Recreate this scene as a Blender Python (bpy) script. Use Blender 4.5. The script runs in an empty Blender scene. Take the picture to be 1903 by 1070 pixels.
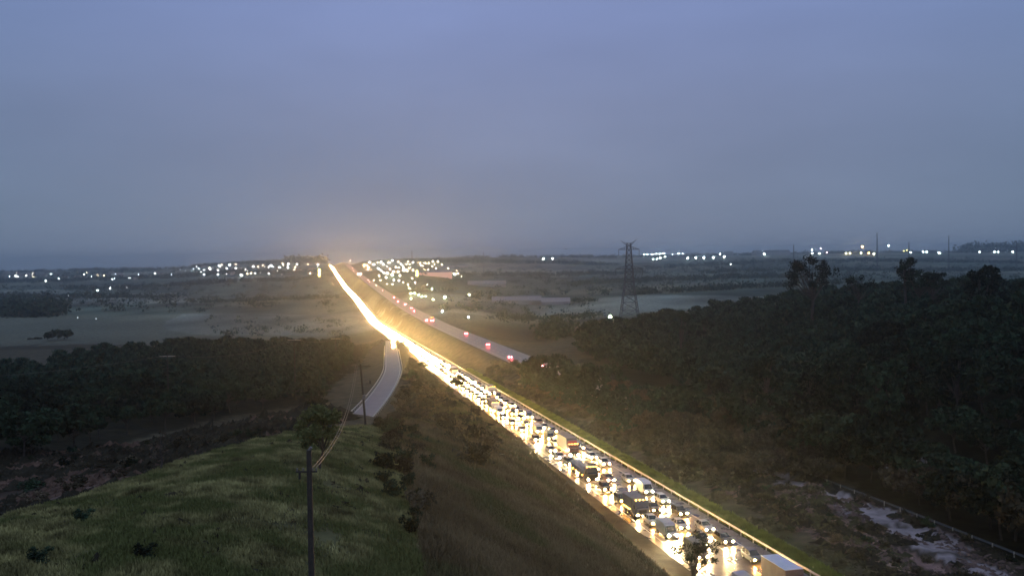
import bpy, math, random
import numpy as np
from mathutils import Vector, Matrix
R = math.radians
random.seed(11); rng = np.random.default_rng(11)
C = bpy.context.scene.collection
sc = bpy.context.scene

# ------------------------------------------------------------------ camera
F_PX = 1648.0
PITCH = math.atan(55 / F_PX); ROLL = R(0.8)
cF = Vector((0, math.cos(PITCH), -math.sin(PITCH)))
r0 = Vector((1, 0, 0)); u0 = Vector((0, math.sin(PITCH), math.cos(PITCH)))
cR = r0 * math.cos(ROLL) - u0 * math.sin(ROLL); cU = u0 * math.cos(ROLL) + r0 * math.sin(ROLL)
cam = bpy.data.objects.new('camera', bpy.data.cameras.new('camera')); C.objects.link(cam)
cam.matrix_world = Matrix(((cR.x, cU.x, -cF.x, 0), (cR.y, cU.y, -cF.y, 0), (cR.z, cU.z, -cF.z, 0), (0, 0, 0, 1)))
cam.data.sensor_width = 36; cam.data.lens = F_PX / 1903 * 36; cam.data.clip_start = 0.5; cam.data.clip_end = 30000
sc.camera = cam
# ------------------------------------------------------------------ sky and light
w = bpy.data.worlds.new('World'); sc.world = w; w.use_nodes = True
nt = w.node_tree; nt.nodes.clear()
def N(t, typ, **kw):
    n = t.nodes.new(typ)
    for k, v in kw.items(): setattr(n, k, v)
    return n
out = N(nt, 'ShaderNodeOutputWorld'); bg = N(nt, 'ShaderNodeBackground')
tc = N(nt, 'ShaderNodeTexCoord'); sep = N(nt, 'ShaderNodeSeparateXYZ'); ramp = N(nt, 'ShaderNodeValToRGB')
mp = N(nt, 'ShaderNodeMapRange'); mp.inputs['From Min'].default_value = -0.02; mp.inputs['From Max'].default_value = 0.6
nt.links.new(tc.outputs['Generated'], sep.inputs[0]); nt.links.new(sep.outputs['Z'], mp.inputs['Value'])
nt.links.new(mp.outputs[0], ramp.inputs[0])
cr = ramp.color_ramp
SKY = [(0.0, (.200, .236, .330)), (.12, (.200, .243, .350)), (.30, (.212, .258, .418)), (.46, (.222, .283, .515)), (1.0, (.34, .40, .60))]
cr.elements[0].position = 0; cr.elements[0].color = (*SKY[0][1], 1)
cr.elements[1].position = 1; cr.elements[1].color = (*SKY[-1][1], 1)
for p, c in SKY[1:-1]: e = cr.elements.new(p); e.color = (*c, 1)
cn = N(nt, 'ShaderNodeTexNoise'); cn.inputs['Scale'].default_value = 3.2; cn.inputs['Detail'].default_value = 3
cm = N(nt, 'ShaderNodeMapping'); cm.inputs['Scale'].default_value = (1, 1, 3.5)
nt.links.new(tc.outputs['Generated'], cm.inputs[0]); nt.links.new(cm.outputs[0], cn.inputs[0])
cmr = N(nt, 'ShaderNodeMapRange'); cmr.inputs['To Min'].default_value = .85; cmr.inputs['To Max'].default_value = 1.14
nt.links.new(cn.outputs[0], cmr.inputs['Value'])
mul = N(nt, 'ShaderNodeVectorMath', operation='SCALE'); nt.links.new(ramp.outputs[0], mul.inputs[0]); nt.links.new(cmr.outputs[0], mul.inputs['Scale'])
sq = N(nt, 'ShaderNodeMath', operation='POWER'); ab = N(nt, 'ShaderNodeMath', operation='ABSOLUTE'); nt.links.new(sep.outputs['X'], ab.inputs[0]); nt.links.new(ab.outputs[0], sq.inputs[0]); sq.inputs[1].default_value = 2.
mn = N(nt, 'ShaderNodeMath', operation='MINIMUM'); mn.inputs[1].default_value = .3; nt.links.new(sq.outputs[0], mn.inputs[0])
sx = N(nt, 'ShaderNodeVectorMath', operation='SCALE'); sx.inputs[0].default_value = (.75, .42, .36); nt.links.new(mn.outputs[0], sx.inputs['Scale'])
one = N(nt, 'ShaderNodeVectorMath', operation='SUBTRACT'); one.inputs[0].default_value = (1, 1, 1); nt.links.new(sx.outputs[0], one.inputs[1])
m2_ = N(nt, 'ShaderNodeVectorMath', operation='MULTIPLY'); nt.links.new(mul.outputs[0], m2_.inputs[0]); nt.links.new(one.outputs[0], m2_.inputs[1]); nt.links.new(m2_.outputs[0], bg.inputs[0]); bg.inputs[1].default_value = 1.0; nt.links.new(bg.outputs[0], out.inputs[0])
sun = bpy.data.objects.new('sun', bpy.data.lights.new('sun', 'SUN')); C.objects.link(sun)
sun.data.energy = 0.22; sun.data.angle = R(30); sun.data.color = (.8, .9, 1); sun.rotation_euler = (R(38), 0, R(30))
sc.view_settings.view_transform = 'Standard'; sc.view_settings.look = 'None'; sc.view_settings.exposure = 0; sc.view_settings.gamma = 1
cy = sc.cycles
cy.use_denoising = True; cy.max_bounces = 4; cy.diffuse_bounces = 1; cy.glossy_bounces = 2; cy.transmission_bounces = 2
cy.volume_bounces = 0; cy.transparent_max_bounces = 4; cy.sample_clamp_indirect = 4; cy.sample_clamp_direct = 0
cy.filter_width = 1.6; cy.use_light_tree = True; cy.caustics_reflective = False; cy.caustics_refractive = False
sc.render.use_persistent_data = False

# ------------------------------------------------------------------ geometry of the place
def ray(px, py): return cF + cR * ((px - 951.5) / F_PX) - cU * ((py - 535) / F_PX)
def at(px, py, D):
    d = ray(px, py); return d * (D / d.y)
def project(v):
    z = v.dot(cF); return (951.5 + F_PX * v.dot(cR) / z, 535 - F_PX * v.dot(cU) / z)
def sstep(a, b, x): t = np.clip((x - a) / (b - a), 0, 1); return t * t * (3 - 2 * t)
_lat = rng.random((64, 64))
def vnoise(x, y):
    xi = np.floor(x).astype(int); yi = np.floor(y).astype(int); fx = x - xi; fy = y - yi
    fx = fx * fx * (3 - 2 * fx); fy = fy * fy * (3 - 2 * fy)
    g = lambda a, b: _lat[a % 64, b % 64]
    return (g(xi, yi) * (1 - fx) + g(xi + 1, yi) * fx) * (1 - fy) + (g(xi, yi + 1) * (1 - fx) + g(xi + 1, yi + 1) * fx) * fy
def fbm(x, y, o=4):
    s = 0; a = .5
    for k in range(o): s = s + a * (vnoise(x + 17.3 * k, y - 9.1 * k) - .5); x = x * 2.03; y = y * 2.03; a *= .5
    return s
MAIN = []
for D in (-60, 0, 40, 60, 80, 100, 124, 160, 220, 300, 420, 600, 800, 1000):
    MAIN.append((65.0 + (600 - 952) / F_PX * D, D, -(40.0 + 0.03 * D)))
a0 = at(708, 594.8, 1000); off = Vector(MAIN[-1]) - a0
for k, (px, py, D) in enumerate([(672, 556, 1450), (650, 535, 1900), (634, 515, 2500), (620, 495, 3300), (617, 492, 3500)]):
    p = at(px, py, D); MAIN.append((p.x, p.y, p.z))
MAIN.append((MAIN[-1][0] - 20, 3900, MAIN[-1][2] - 14)); MAIN.append((MAIN[-1][0] - 60, 5000, MAIN[-1][2] - 30))
RIGHT = [(98 + .2 + (600 - 952) / F_PX * D, D, -(41.5 + .012 * D)) for D in (-60, 0, 60, 100)]
for px, py, D in [(1900, 1040, 125), (1580, 905, 165), (1252, 795, 230), (1000, 697, 352), (911, 657, 450), (801, 606, 700), (745, 574, 966), (700, 541, 1400), (673, 520, 1900), (655, 505, 2500), (641, 491, 3300)]:
    p = at(px, py, D); RIGHT.append((p.x, p.y, p.z))
RAILP = [q for q in RIGHT if q[1] <= 360]
RIGHT = [(x_ + 18 * (1 - min(1, max(0, (y_ - 215) / 135))), y_, z_) for x_, y_, z_ in RIGHT]
RIGHT.append((RIGHT[-1][0] - 40, 3900, RIGHT[-1][2] - 14)); RIGHT.append((RIGHT[-1][0] - 60, 5000, RIGHT[-1][2] - 30))
RAMP = []
for px, py, D in [(560, 850, 195), (640, 800, 225), (672, 775, 255), (702, 740, 300), (722, 710, 345), (731, 688, 390), (728, 655, 500), (726, 632, 640)]:
    p = at(px, py, D); RAMP.append((p.x, p.y, p.z))
class Road:
    def __init__(s, pts, lo, hi, w0, w1, win):
        p = np.array(pts); s.y = np.arange(lo, hi, 2.0)
        x = np.interp(s.y, p[:, 1], p[:, 0]); z = np.interp(s.y, p[:, 1], p[:, 2])
        def sm(a):
            for _ in range(3):
                k = win // 2; b = np.pad(a, k, mode='reflect', reflect_type='odd'); a = np.convolve(b, np.ones(2 * k + 1) / (2 * k + 1), 'valid')
            return a
        s.x = sm(x); s.z = sm(z); s.w0 = w0; s.w1 = w1      # lateral extent: w0 (left, negative) to w1
        tx = np.gradient(s.x, s.y); n = np.sqrt(1 + tx * tx); s.nx = 1 / n; s.ny = -tx / n; s.slope = np.gradient(s.z, s.y)
    def P(s, D, o, dz=0):
        x = np.interp(D, s.y, s.x); z = np.interp(D, s.y, s.z); nx = np.interp(D, s.y, s.nx); ny = np.interp(D, s.y, s.ny)
        return np.stack([x + o * nx, D + o * ny, z + dz + 0 * D], -1) if hasattr(D, '__len__') else Vector((float(x + o * nx), float(D + o * ny), float(z + dz)))
    def lat(s, X, Y):
        x = np.interp(Y, s.y, s.x); nx = np.interp(Y, s.y, s.nx); return (X - x) * nx
    def zz(s, Y): return np.interp(Y, s.y, s.z)
main = Road(MAIN, -60, 5000, -14.6, .4, 31); right = Road(RIGHT, -60, 5000, -.3, 16.5, 31); rampr = Road(RAMP, 195, 640, -3.9, 3.9, 15); railr = Road(RAILP, -60, 360, -.5, .5, 31)

CT = []   # (px, py, D)
CT += [(300, 1060, 46), (560, 1180, 44), (0, 1060, 46), (-300, 1000, 50), (700, 1100, 50), (860, 1075, 55), (560, 805, 110), (400, 845, 85), (290, 880, 75), (0, 965, 60), (-300, 1060, 55),
       (660, 790, 140), (620, 800, 125), (1000, 1060, 76), (1100, 1010, 100), (1000, 910, 135), (870, 770, 240), (780, 730, 290), (720, 800, 150), (740, 870, 90), (830, 900, 95), (900, 820, 160),
       (0, 905, 105), (300, 838, 150), (500, 785, 190), (-300, 1000, 90), (600, 770, 210), (0, 850, 150), (200, 830, 180), (450, 665, 480), (200, 690, 430), (30, 725, 360), (-300, 740, 330), (600, 690, 430), (640, 650, 560), (250, 760, 260),
       (100, 632, 700), (-300, 650, 700), (300, 610, 900), (500, 590, 1050), (640, 610, 900), (0, 600, 1000), (600, 560, 1400), (300, 560, 1600), (0, 545, 2000), (-400, 560, 2000), (0, 520, 3300), (-400, 530, 3300), (300, 525, 2700), (500, 520, 2400), (600, 505, 3000),
       (0, 507, 4800), (-500, 512, 4800), (200, 503, 4600), (400, 494, 3900), (500, 489, 3700), (600, 486, 3600), (700, 485, 3700), (800, 483, 4000), (950, 480, 4400), (1200, 478, 4400), (1400, 474, 4300), (1650, 471, 4300), (1900, 469, 4300), (2400, 464, 4300),
       (1170, 600, 620), (1100, 640, 480), (1050, 600, 750), (1000, 650, 560), (950, 590, 900), (1170, 560, 1050), (950, 555, 1300), (1170, 525, 1900), (900, 530, 1900), (1170, 500, 2900), (850, 510, 2600), (950, 500, 3000), (760, 545, 1600), (740, 512, 2700), (1300, 590, 700), (1400, 545, 1100), (1400, 500, 2500), (1700, 500, 2500), (2200, 500, 2500), (1600, 530, 1200), (1900, 520, 1400),
       (1250, 665, 460), (1430, 606, 470), (1560, 592, 430), (1700, 600, 360), (1900, 602, 330), (2200, 590, 330), (1700, 690, 250), (1900, 780, 190), (1620, 790, 230), (2100, 750, 190), (2300, 900, 140), (1500, 730, 300), (1350, 720, 340)]
KX, KZ = [], []
def uv(X, Y):
    Yc = np.maximum(Y, -50.) + 110.; return np.stack([np.asarray(X) / Yc * 2.0, np.log(Yc)], -1)
pts = [at(*c) for c in CT]
for rd, o0, o1, ys in ((main, -16, 2, (60, 100, 150, 220, 320, 450, 650, 900, 1300, 1900, 2600, 3300, 3900)), (railr, 0, .5, (100, 150, 200, 260)), (right, -1, 17, (100, 150, 220, 300, 450, 650, 900, 1300, 1900, 2600, 3300, 3900)), (rampr, -5, 5, (225, 290, 370, 480))):
    for yy in ys:
        for o in (o0, o1): pts.append(rd.P(yy, o))
for X, Y, Z in [(-40, -30, -18), (40, -30, -24), (100, -30, -36), (-120, 0, -20), (250, 20, -30), (0, 0, -17.5), (30, 30, -20), (0, 8000, -90), (-4000, 8000, -110), (4000, 8000, -80), (6500, 5000, -40), (-6000, 5000, -60), (7000, 1500, -40), (-6000, 1500, -70), (3000, 600, -20), (-3000, 600, -70), (600, 100, -10), (-500, 100, -35), (800, 300, -8), (-800, 300, -60)]:
    pts.append(Vector((X, Y, Z)))
PA = np.array([tuple(p) for p in pts]); UVc = uv(PA[:, 0], PA[:, 1])
def phi(r2): return np.sqrt(r2 + .02)
def dmat(a, b): return ((a[:, None, :] - b[None, :, :]) ** 2).sum(-1)
K = phi(dmat(UVc, UVc)) + np.eye(len(PA)) * -2e-3
n = len(PA); Amat = np.zeros((n + 3, n + 3)); Amat[:n, :n] = K; Pp = np.c_[np.ones(n), UVc]; Amat[:n, n:] = Pp; Amat[n:, :n] = Pp.T
sol = np.linalg.solve(Amat, np.r_[PA[:, 2], 0, 0, 0])
def in_poly(X, Y, poly):
    r = np.zeros(np.shape(X), bool); m = len(poly)
    for i in range(m):
        x1, y1 = poly[i]; x2, y2 = poly[(i + 1) % m]
        c = ((y1 > Y) != (y2 > Y)); xx = (x2 - x1) * (Y - y1) / ((y2 - y1) if y2 != y1 else 1e-9) + x1
        r ^= c & (X < xx)
    return r
def PD(lst): return [((px - 952) / F_PX * D, D) for px, D in lst]
def terrain(X, Y):
    X = np.asarray(X, float).ravel(); Y = np.asarray(Y, float).ravel(); out_ = np.empty(len(X))
    for i in range(0, len(X), 20000):
        q = uv(X[i:i + 20000], Y[i:i + 20000]); out_[i:i + 20000] = phi(dmat(q, UVc)) @ sol[:n] + np.c_[np.ones(len(q)), q] @ sol[n:]
    z = out_
    amp = np.clip(Y / 250, .35, 1.0) * np.where(Y > 700, np.clip(1 + (Y - 700) / 900, 1, 4), 1)
    z = z + fbm(X / 26, Y / 26, 4) * 1.6 * amp + (fbm(X / 3.1 + 5, Y / 3.1, 2) * .35 + fbm(X / 1.3, Y / 2.2 + 3, 2) * .45) * np.clip(1.6 - Y / 400, 0, 1)
    z = z + fbm(X / 420, Y / 420, 3) * np.clip((Y - 1200) / 1500, 0, 1) * 16
    # eroded dirt: terraces between the carriageways, near
    m1 = main.lat(X, Y); r1 = right.lat(X, Y)
    er = (m1 > 8) & (r1 < -20) & (Y > 60) & (Y < 190)
    frac = np.clip((m1 - 8) / np.maximum(m1 - r1 - 10, 1), 0, 1)
    z = z + np.where(er, (np.abs(fbm(X / 5 + 3, Y / 9, 3)) * 3.0 - .5) * sstep(0, .2, frac) * sstep(0, .15, 1 - frac), 0)
    for rd, mg in ((main, 9.), (right, 8.), (rampr, 6.)):
        l = rd.lat(X, Y); d = np.maximum(np.maximum(rd.w0 - l, l - rd.w1), 0)
        mgy = mg + np.clip(Y / 100, 0, 25)
        wgt = 1 - sstep(.8, mgy, d)
        if rd is rampr: wgt = wgt * ((Y > 196) & (Y < 640))
        z = z * (1 - wgt) + (rd.zz(Y) - .12 - .03 * np.clip(d, 0, 2)) * wgt
    return z
def tz(X, Y): return float(terrain([X], [Y])[0])
def hit(px, py, dmin=25, dmax=5200):
    d = ray(px, py); Ds = np.geomspace(dmin, dmax, 500); s = Ds / d.y
    z = terrain(d.x * s, d.y * s); below = np.nonzero(d.z * s < z)[0]
    if len(below) == 0: return None
    i = below[0]; D = Ds[i] if i == 0 else .5 * (Ds[i] + Ds[i - 1])
    s = D / d.y; return Vector((d.x * s, D, tz(d.x * s, D)))
def ground(px, D):
    X = (px - 952) / F_PX * D; return Vector((X, D, tz(X, D)))

# ------------------------------------------------------------------ materials
MATS = {}
def alt_mix(name, alt, scale, lo=.45, hi=.58):
    m = MATS[name]; t = m.node_tree; b = t.nodes['Principled BSDF']; src = b.inputs['Base Color'].links[0].from_socket
    g = N(t, 'ShaderNodeNewGeometry'); no = N(t, 'ShaderNodeTexNoise'); no.inputs['Scale'].default_value = scale; no.inputs['Detail'].default_value = 5; t.links.new(g.outputs['Position'], no.inputs[0])
    mr = N(t, 'ShaderNodeMapRange'); mr.inputs['From Min'].default_value = lo; mr.inputs['From Max'].default_value = hi; t.links.new(no.outputs[0], mr.inputs[0])
    mx = N(t, 'ShaderNodeMixRGB'); mx.inputs[2].default_value = (*alt, 1); t.links.new(mr.outputs[0], mx.inputs[0]); t.links.new(src, mx.inputs[1]); t.links.new(mx.outputs[0], b.inputs['Base Color'])
def mat(name, col, rough=.7, metal=0, emit=None, estr=0, var=0, vscale=5, bump=0, objvar=0, spec=.4, attr=None, trans=0):
    if name in MATS: return MATS[name]
    m = bpy.data.materials.new(name); m.use_nodes = True; t = m.node_tree; b = t.nodes['Principled BSDF']; MATS[name] = m
    b.inputs['Roughness'].default_value = rough; b.inputs['Metallic'].default_value = metal; b.inputs['Specular IOR Level'].default_value = spec
    b.inputs['Base Color'].default_value = (*col, 1); src = None
    if attr:
        a = N(t, 'ShaderNodeAttribute', attribute_name=attr); src = a.outputs['Color']
    if var or bump:
        g = N(t, 'ShaderNodeNewGeometry'); no = N(t, 'ShaderNodeTexNoise'); no.inputs['Scale'].default_value = vscale; no.inputs['Detail'].default_value = 4
        t.links.new(g.outputs['Position'], no.inputs[0])
    if var or objvar:
        if src is None:
            rgb = N(t, 'ShaderNodeRGB'); rgb.outputs[0].default_value = (*col, 1); src = rgb.outputs[0]
    if var:
        mr = N(t, 'ShaderNodeMapRange'); mr.inputs['From Min'].default_value = .3; mr.inputs['From Max'].default_value = .7; mr.inputs['To Min'].default_value = 1 - var; mr.inputs['To Max'].default_value = 1 + var
        t.links.new(no.outputs[0], mr.inputs[0]); v = N(t, 'ShaderNodeVectorMath', operation='SCALE'); t.links.new(src, v.inputs[0]); t.links.new(mr.outputs[0], v.inputs['Scale']); src = v.outputs[0]
    if objvar:
        oi = N(t, 'ShaderNodeObjectInfo'); hs = N(t, 'ShaderNodeHueSaturation')
        m1 = N(t, 'ShaderNodeMapRange'); m1.inputs['To Min'].default_value = .5 - .035 * objvar; m1.inputs['To Max'].default_value = .5 + .02 * objvar; t.links.new(oi.outputs['Random'], m1.inputs[0]); t.links.new(m1.outputs[0], hs.inputs['Hue'])
        m2 = N(t, 'ShaderNodeMapRange'); m2.inputs['To Min'].default_value = 1 - .55 * objvar; m2.inputs['To Max'].default_value = 1 + .9 * objvar
        sn = N(t, 'ShaderNodeMath', operation='FRACT'); s7 = N(t, 'ShaderNodeMath', operation='MULTIPLY'); s7.inputs[1].default_value = 7.31
        t.links.new(oi.outputs['Random'], s7.inputs[0]); t.links.new(s7.outputs[0], sn.inputs[0]); t.links.new(sn.outputs[0], m2.inputs[0]); t.links.new(m2.outputs[0], hs.inputs['Value'])
        t.links.new(src, hs.inputs['Color']); src = hs.outputs[0]
    if src is not None: t.links.new(src, b.inputs['Base Color'])
    if bump:
        bp = N(t, 'ShaderNodeBump'); bp.inputs['Strength'].default_value = bump; bp.inputs['Distance'].default_value = .3; t.links.new(no.outputs[0], bp.inputs['Height']); t.links.new(bp.outputs[0], b.inputs['Normal'])
    if emit:
        b.inputs['Emission Color'].default_value = (*emit, 1); b.inputs['Emission Strength'].default_value = estr
        m.cycles.emission_sampling = 'FRONT'
    return m
BEAM = 5200.
mat('headlight_warm', (.8, .8, .8), .3, emit=(1, .46, .10), estr=BEAM)
mat('headlight_white', (.8, .8, .8), .3, emit=(1, .62, .26), estr=BEAM)
mat('headlight_dim', (.8, .8, .8), .3, emit=(1, .42, .09), estr=BEAM * .35); mat('headlight_far', (.8, .8, .8), .3, emit=(1, .50, .15), estr=BEAM * 3.3); mat('headlight_distant', (.8, .8, .8), .3, emit=(1, .47, .14), estr=BEAM * .8); mat('headlight_flare', (.8, .8, .8), .3, emit=(1, .52, .16), estr=BEAM * 6); mat('headlight_glare', (.8, .8, .8), .3, emit=(1, .72, .36), estr=BEAM * 5)
mat('tail_red', (.5, .02, .02), .3, emit=(1, .07, .09), estr=900.)
mat('tail_dull', (.25, .01, .01), .3)
mat('marker_orange', (.6, .3, .05), .3, emit=(1, .42, .06), estr=50.)
for nm, c, s in (('lamp_white', (.85, .97, 1), 60), ('lamp_warm', (1, .85, .5), 60), ('lamp_green', (.85, 1, .55), 70), ('lamp_orange', (1, .48, .12), 60), ('lamp_pink', (1, .55, .6), 30), ('lamp_faint', (.7, .82, .9), 4), ('lamp_yellow', (1, .85, .25), 14)):
    mat(nm, (.6, .6, .6), .4, emit=c, estr=s * (4 if s > 20 else 1))
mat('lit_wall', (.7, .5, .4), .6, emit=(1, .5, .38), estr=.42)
mat('galvanised_steel', (.58, .55, .45), .45, .25, var=.15, vscale=2)
mat('dull_steel', (.13, .13, .125), .6, .2)
mat('tower_steel', (.10, .105, .12), .6, .3)
mat('wood_pole', (.035, .030, .026), .8, var=.3, vscale=6)
mat('ceramic', (.16, .15, .14), .4); mat('wire', (.13, .12, .10), .6, .1); mat('wire_dark', (.12, .12, .13), .6)
mat('black_rubber', (.012, .012, .012), .8); mat('hub_metal', (.35, .35, .36), .4, .8)
mat('window_glass', (.012, .014, .018), .08, spec=.8); mat('black_trim', (.02, .02, .02), .5)
mat('chassis_dark', (.03, .03, .03), .6); mat('plate_white', (.6, .6, .6), .5)
PAINT = {'white': (.62, .62, .62), 'silver': (.33, .34, .36), 'black': (.012, .012, .014), 'grey': (.10, .105, .12), 'red': (.32, .015, .02), 'blue': (.03, .06, .2), 'dark red': (.07, .01, .015), 'beige': (.4, .35, .27)}
for k, c in PAINT.items(): mat('paint_' + k.replace(' ', '_'), c, .28, .25 if k in ('silver', 'grey') else 0, spec=.6)
mat('cargo_grey', (.13, .135, .16), .55, var=.12, vscale=1.5); mat('cargo_side_shade', (.10, .10, .11), .6, var=.2, vscale=1); mat('cargo_white_sheen', (.62, .63, .70), .5, var=.08, vscale=1.5); mat('tarp_blue', (.10, .14, .22), .55, var=.2, vscale=2)  # white cargo: sides coloured dark for shade, roof coloured pale for sky sheen
mat('leaf_dark', (.014, .028, .014), .85, spec=.12, objvar=1, var=.65, vscale=.35)
mat('leaf_brown', (.050, .043, .026), .85, spec=.15, objvar=.9, var=.6, vscale=.4)
mat('leaf_green', (.062, .080, .028), .8, spec=.2, objvar=.6, var=.35, vscale=1)
mat('bark', (.06, .05, .042), .9, var=.3, vscale=3)
mat('grass_green', (.25, .235, .10), .9, spec=.1, var=.7, vscale=.5)
mat('grass_verge_lit', (.18, .23, .045), .85, spec=.15, var=.4, vscale=.5)  # green brightened so the strip by the rail carries the headlight spill
mat('grass_dry', (.165, .125, .07), .9, spec=.1, var=.5, vscale=.12)
alt_mix('grass_green', (.12, .138, .048), .22); alt_mix('grass_dry', (.10, .105, .045), .09, .5, .62)
mat('house_wall', (.35, .33, .30), .8, var=.2, vscale=.1); mat('house_roof', (.16, .09, .07), .85); mat('shed_roof', (.22, .22, .235), .6); mat('shed_wall', (.25, .25, .26), .7); mat('window_lit', (.8, .6, .3), .5, emit=(1, .8, .5), estr=60)
mat('paint_line', (.6, .6, .56), .5, var=.2, vscale=1); mat('bird_feather', (.02, .02, .02), .9)

# ------------------------------------------------------------------ mesh helpers
def mesh_np(name, V, faces, mats=(), mi=None, smooth=False, cols=None):
    me = bpy.data.meshes.new(name); V = np.asarray(V, np.float32)
    if isinstance(faces, np.ndarray):
        k = faces.shape[1]; nf = len(faces); loops = faces.ravel(); starts = np.arange(nf) * k; tot = np.full(nf, k)
    else:
        tot = np.array([len(f) for f in faces]); loops = np.array([i for f in faces for i in f]); starts = np.r_[0, np.cumsum(tot)[:-1]]; nf = len(faces)
    me.vertices.add(len(V)); me.vertices.foreach_set('co', V.ravel()); me.loops.add(len(loops)); me.loops.foreach_set('vertex_index', loops.astype(np.int32))
    me.polygons.add(nf); me.polygons.foreach_set('loop_start', starts.astype(np.int32))
    try: me.polygons.foreach_set('loop_total', tot.astype(np.int32))
    except Exception: pass
    for m in mats: me.materials.append(MATS[m])
    if mi is not None: me.polygons.foreach_set('material_index', np.asarray(mi, np.int32))
    me.polygons.foreach_set('use_smooth', np.full(nf, smooth))
    if cols is not None:
        a = me.color_attributes.new('ground', 'FLOAT_COLOR', 'POINT'); a.data.foreach_set('color', np.c_[cols, np.ones(len(V))].astype(np.float32).ravel())
    me.update(calc_edges=True); me.validate(); return me
def link(name, me, parent=None, label=None, cat=None, group=None, kind=None, loc=None):
    o = bpy.data.objects.new(name, me); C.objects.link(o)
    if parent is not None: o.parent = parent
    if loc is not None: o.location = loc
    tagd(o, label, cat, group, kind); return o
def tagd(o, label=None, cat=None, group=None, kind=None):
    for k, v in (('label', label), ('category', cat), ('group', group), ('kind', kind)):
        if v: o[k] = v
class MB:
    def __init__(s): s.v = []; s.f = []; s.m = []; s.mats = []
    def mi(s, m):
        if m not in s.mats: s.mats.append(m)
        return s.mats.index(m)
    def add(s, V, Fs, m):
        b = len(s.v); s.v += [tuple(p) for p in V]; s.f += [tuple(i + b for i in f) for f in Fs]; s.m += [s.mi(m)] * len(Fs); return s
    def box(s, x0, x1, y0, y1, z0, z1, m, tx0=0, tx1=0, ty=0):
        V = [(x0, y0, z0), (x1, y0, z0), (x1, y1, z0), (x0, y1, z0), (x0 + tx0, y0 + ty, z1), (x1 - tx1, y0 + ty, z1), (x1 - tx1, y1 - ty, z1), (x0 + tx0, y1 - ty, z1)]
        return s.add(V, [(3, 2, 1, 0), (4, 5, 6, 7), (0, 1, 5, 4), (1, 2, 6, 5), (2, 3, 7, 6), (3, 0, 4, 7)], m)
    def loft(s, rings, m, cap=True):
        k = len(rings[0]); V = [p for r in rings for p in r]; Fs = []
        for i in range(len(rings) - 1):
            for j in range(k): a = i * k + j; b = i * k + (j + 1) % k; Fs.append((a, b, b + k, a + k))
        if cap: Fs.append(tuple(range(k))[::-1]); Fs.append(tuple((len(rings) - 1) * k + j for j in range(k)))
        return s.add(V, Fs, m)
    def tube(s, p, q, r0_, r1_, m, k=6):
        p = Vector(p); q = Vector(q); d = (q - p); L = d.length
        if L < 1e-6: return s
        d /= L; a = Vector((0, 0, 1)) if abs(d.z) < .9 else Vector((1, 0, 0)); u = d.cross(a).normalized(); v = d.cross(u)
        R1 = [p + (u * math.cos(2 * math.pi * i / k) + v * math.sin(2 * math.pi * i / k)) * r0_ for i in range(k)]
        R2 = [q + (u * math.cos(2 * math.pi * i / k) + v * math.sin(2 * math.pi * i / k)) * r1_ for i in range(k)]
        return s.loft([R1, R2], m)
    def disc(s, x, y, z, ry, rz, m, sgn=1, k=8, t=.02):
        V = [(x, y + ry * math.cos(2 * math.pi * i / k) * sgn, z + rz * math.sin(2 * math.pi * i / k)) for i in range(k)]
        return s.add(V, [tuple(range(k))], m)
    def wheel(s, x, y, r, wd, m='black_rubber'):
        k = 12; R1 = [(x + r * math.cos(2 * math.pi * i / k), y - wd / 2, r + r * math.sin(2 * math.pi * i / k)) for i in range(k)]
        s.loft([R1, [(a, y + wd / 2, c) for a, _, c in R1]], m)
        sg = 1 if y > 0 else -1
        k = 8; V = [(x + r * .58 * math.cos(2 * math.pi * i / k), y + sg * (wd / 2 + .006), r + r * .58 * math.sin(2 * math.pi * i / k)) for i in range(k)]
        return s.add(V, [tuple(range(k)) if sg < 0 else tuple(range(k))[::-1]], 'hub_metal')
    def mesh(s, name, smooth=False): return mesh_np(name, s.v, s.f, s.mats, s.m, smooth)
    def obj(s, name, parent=None, smooth=False, **kw): return link(name, s.mesh(name, smooth), parent, **kw)

# ------------------------------------------------------------------ terrain
rows = [-60.]
while rows[-1] < 8600: rows.append(rows[-1] + max(1.0, .0095 * (rows[-1] + 40)))
rows = np.array(rows); us = np.linspace(-1.0, 1.0, 470); us = us * (.62 + .38 * us * us) * 1.12
GX = us[None, :] * (rows[:, None] + 110.); GY = np.repeat(rows[:, None], len(us), 1)
GZ = terrain(GX, GY).reshape(GX.shape)
X = GX.ravel(); Y = GY.ravel()
wx = X + fbm(X / 9, Y / 9, 3) * np.clip(Y / 14, 6, 40); wy = Y + fbm(X / 9 + 40, Y / 9, 3) * np.clip(Y / 14, 6, 60)
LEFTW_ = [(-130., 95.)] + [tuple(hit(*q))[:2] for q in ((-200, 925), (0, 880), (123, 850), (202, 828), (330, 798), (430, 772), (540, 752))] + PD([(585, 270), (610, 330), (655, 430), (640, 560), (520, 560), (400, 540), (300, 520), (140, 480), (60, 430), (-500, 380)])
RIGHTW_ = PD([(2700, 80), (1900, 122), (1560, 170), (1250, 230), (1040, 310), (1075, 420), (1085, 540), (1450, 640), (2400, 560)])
HILL = PD([(-900, 20), (-500, 50), (-300, 56), (0, 61), (160, 69), (290, 78), (400, 88), (560, 112), (690, 150), (735, 130), (745, 90), (770, 60), (900, 30), (1000, 10), (600, -50), (-900, -50)])
BANK = PD([(-900, 60), (-300, 57), (0, 62), (160, 70), (290, 79), (400, 89), (560, 113), (640, 170), (600, 235), (430, 215), (200, 180), (0, 155), (-300, 130), (-900, 100)])
CLEAR = PD([(-400, 700), (100, 640), (330, 640), (300, 1000), (0, 1100), (-500, 1100)])
col = np.tile([.062, .056, .036], (len(X), 1))
def setc(mask, c, f=1.):
    col[mask] = col[mask] * (1 - f) + np.array(c) * f
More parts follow.
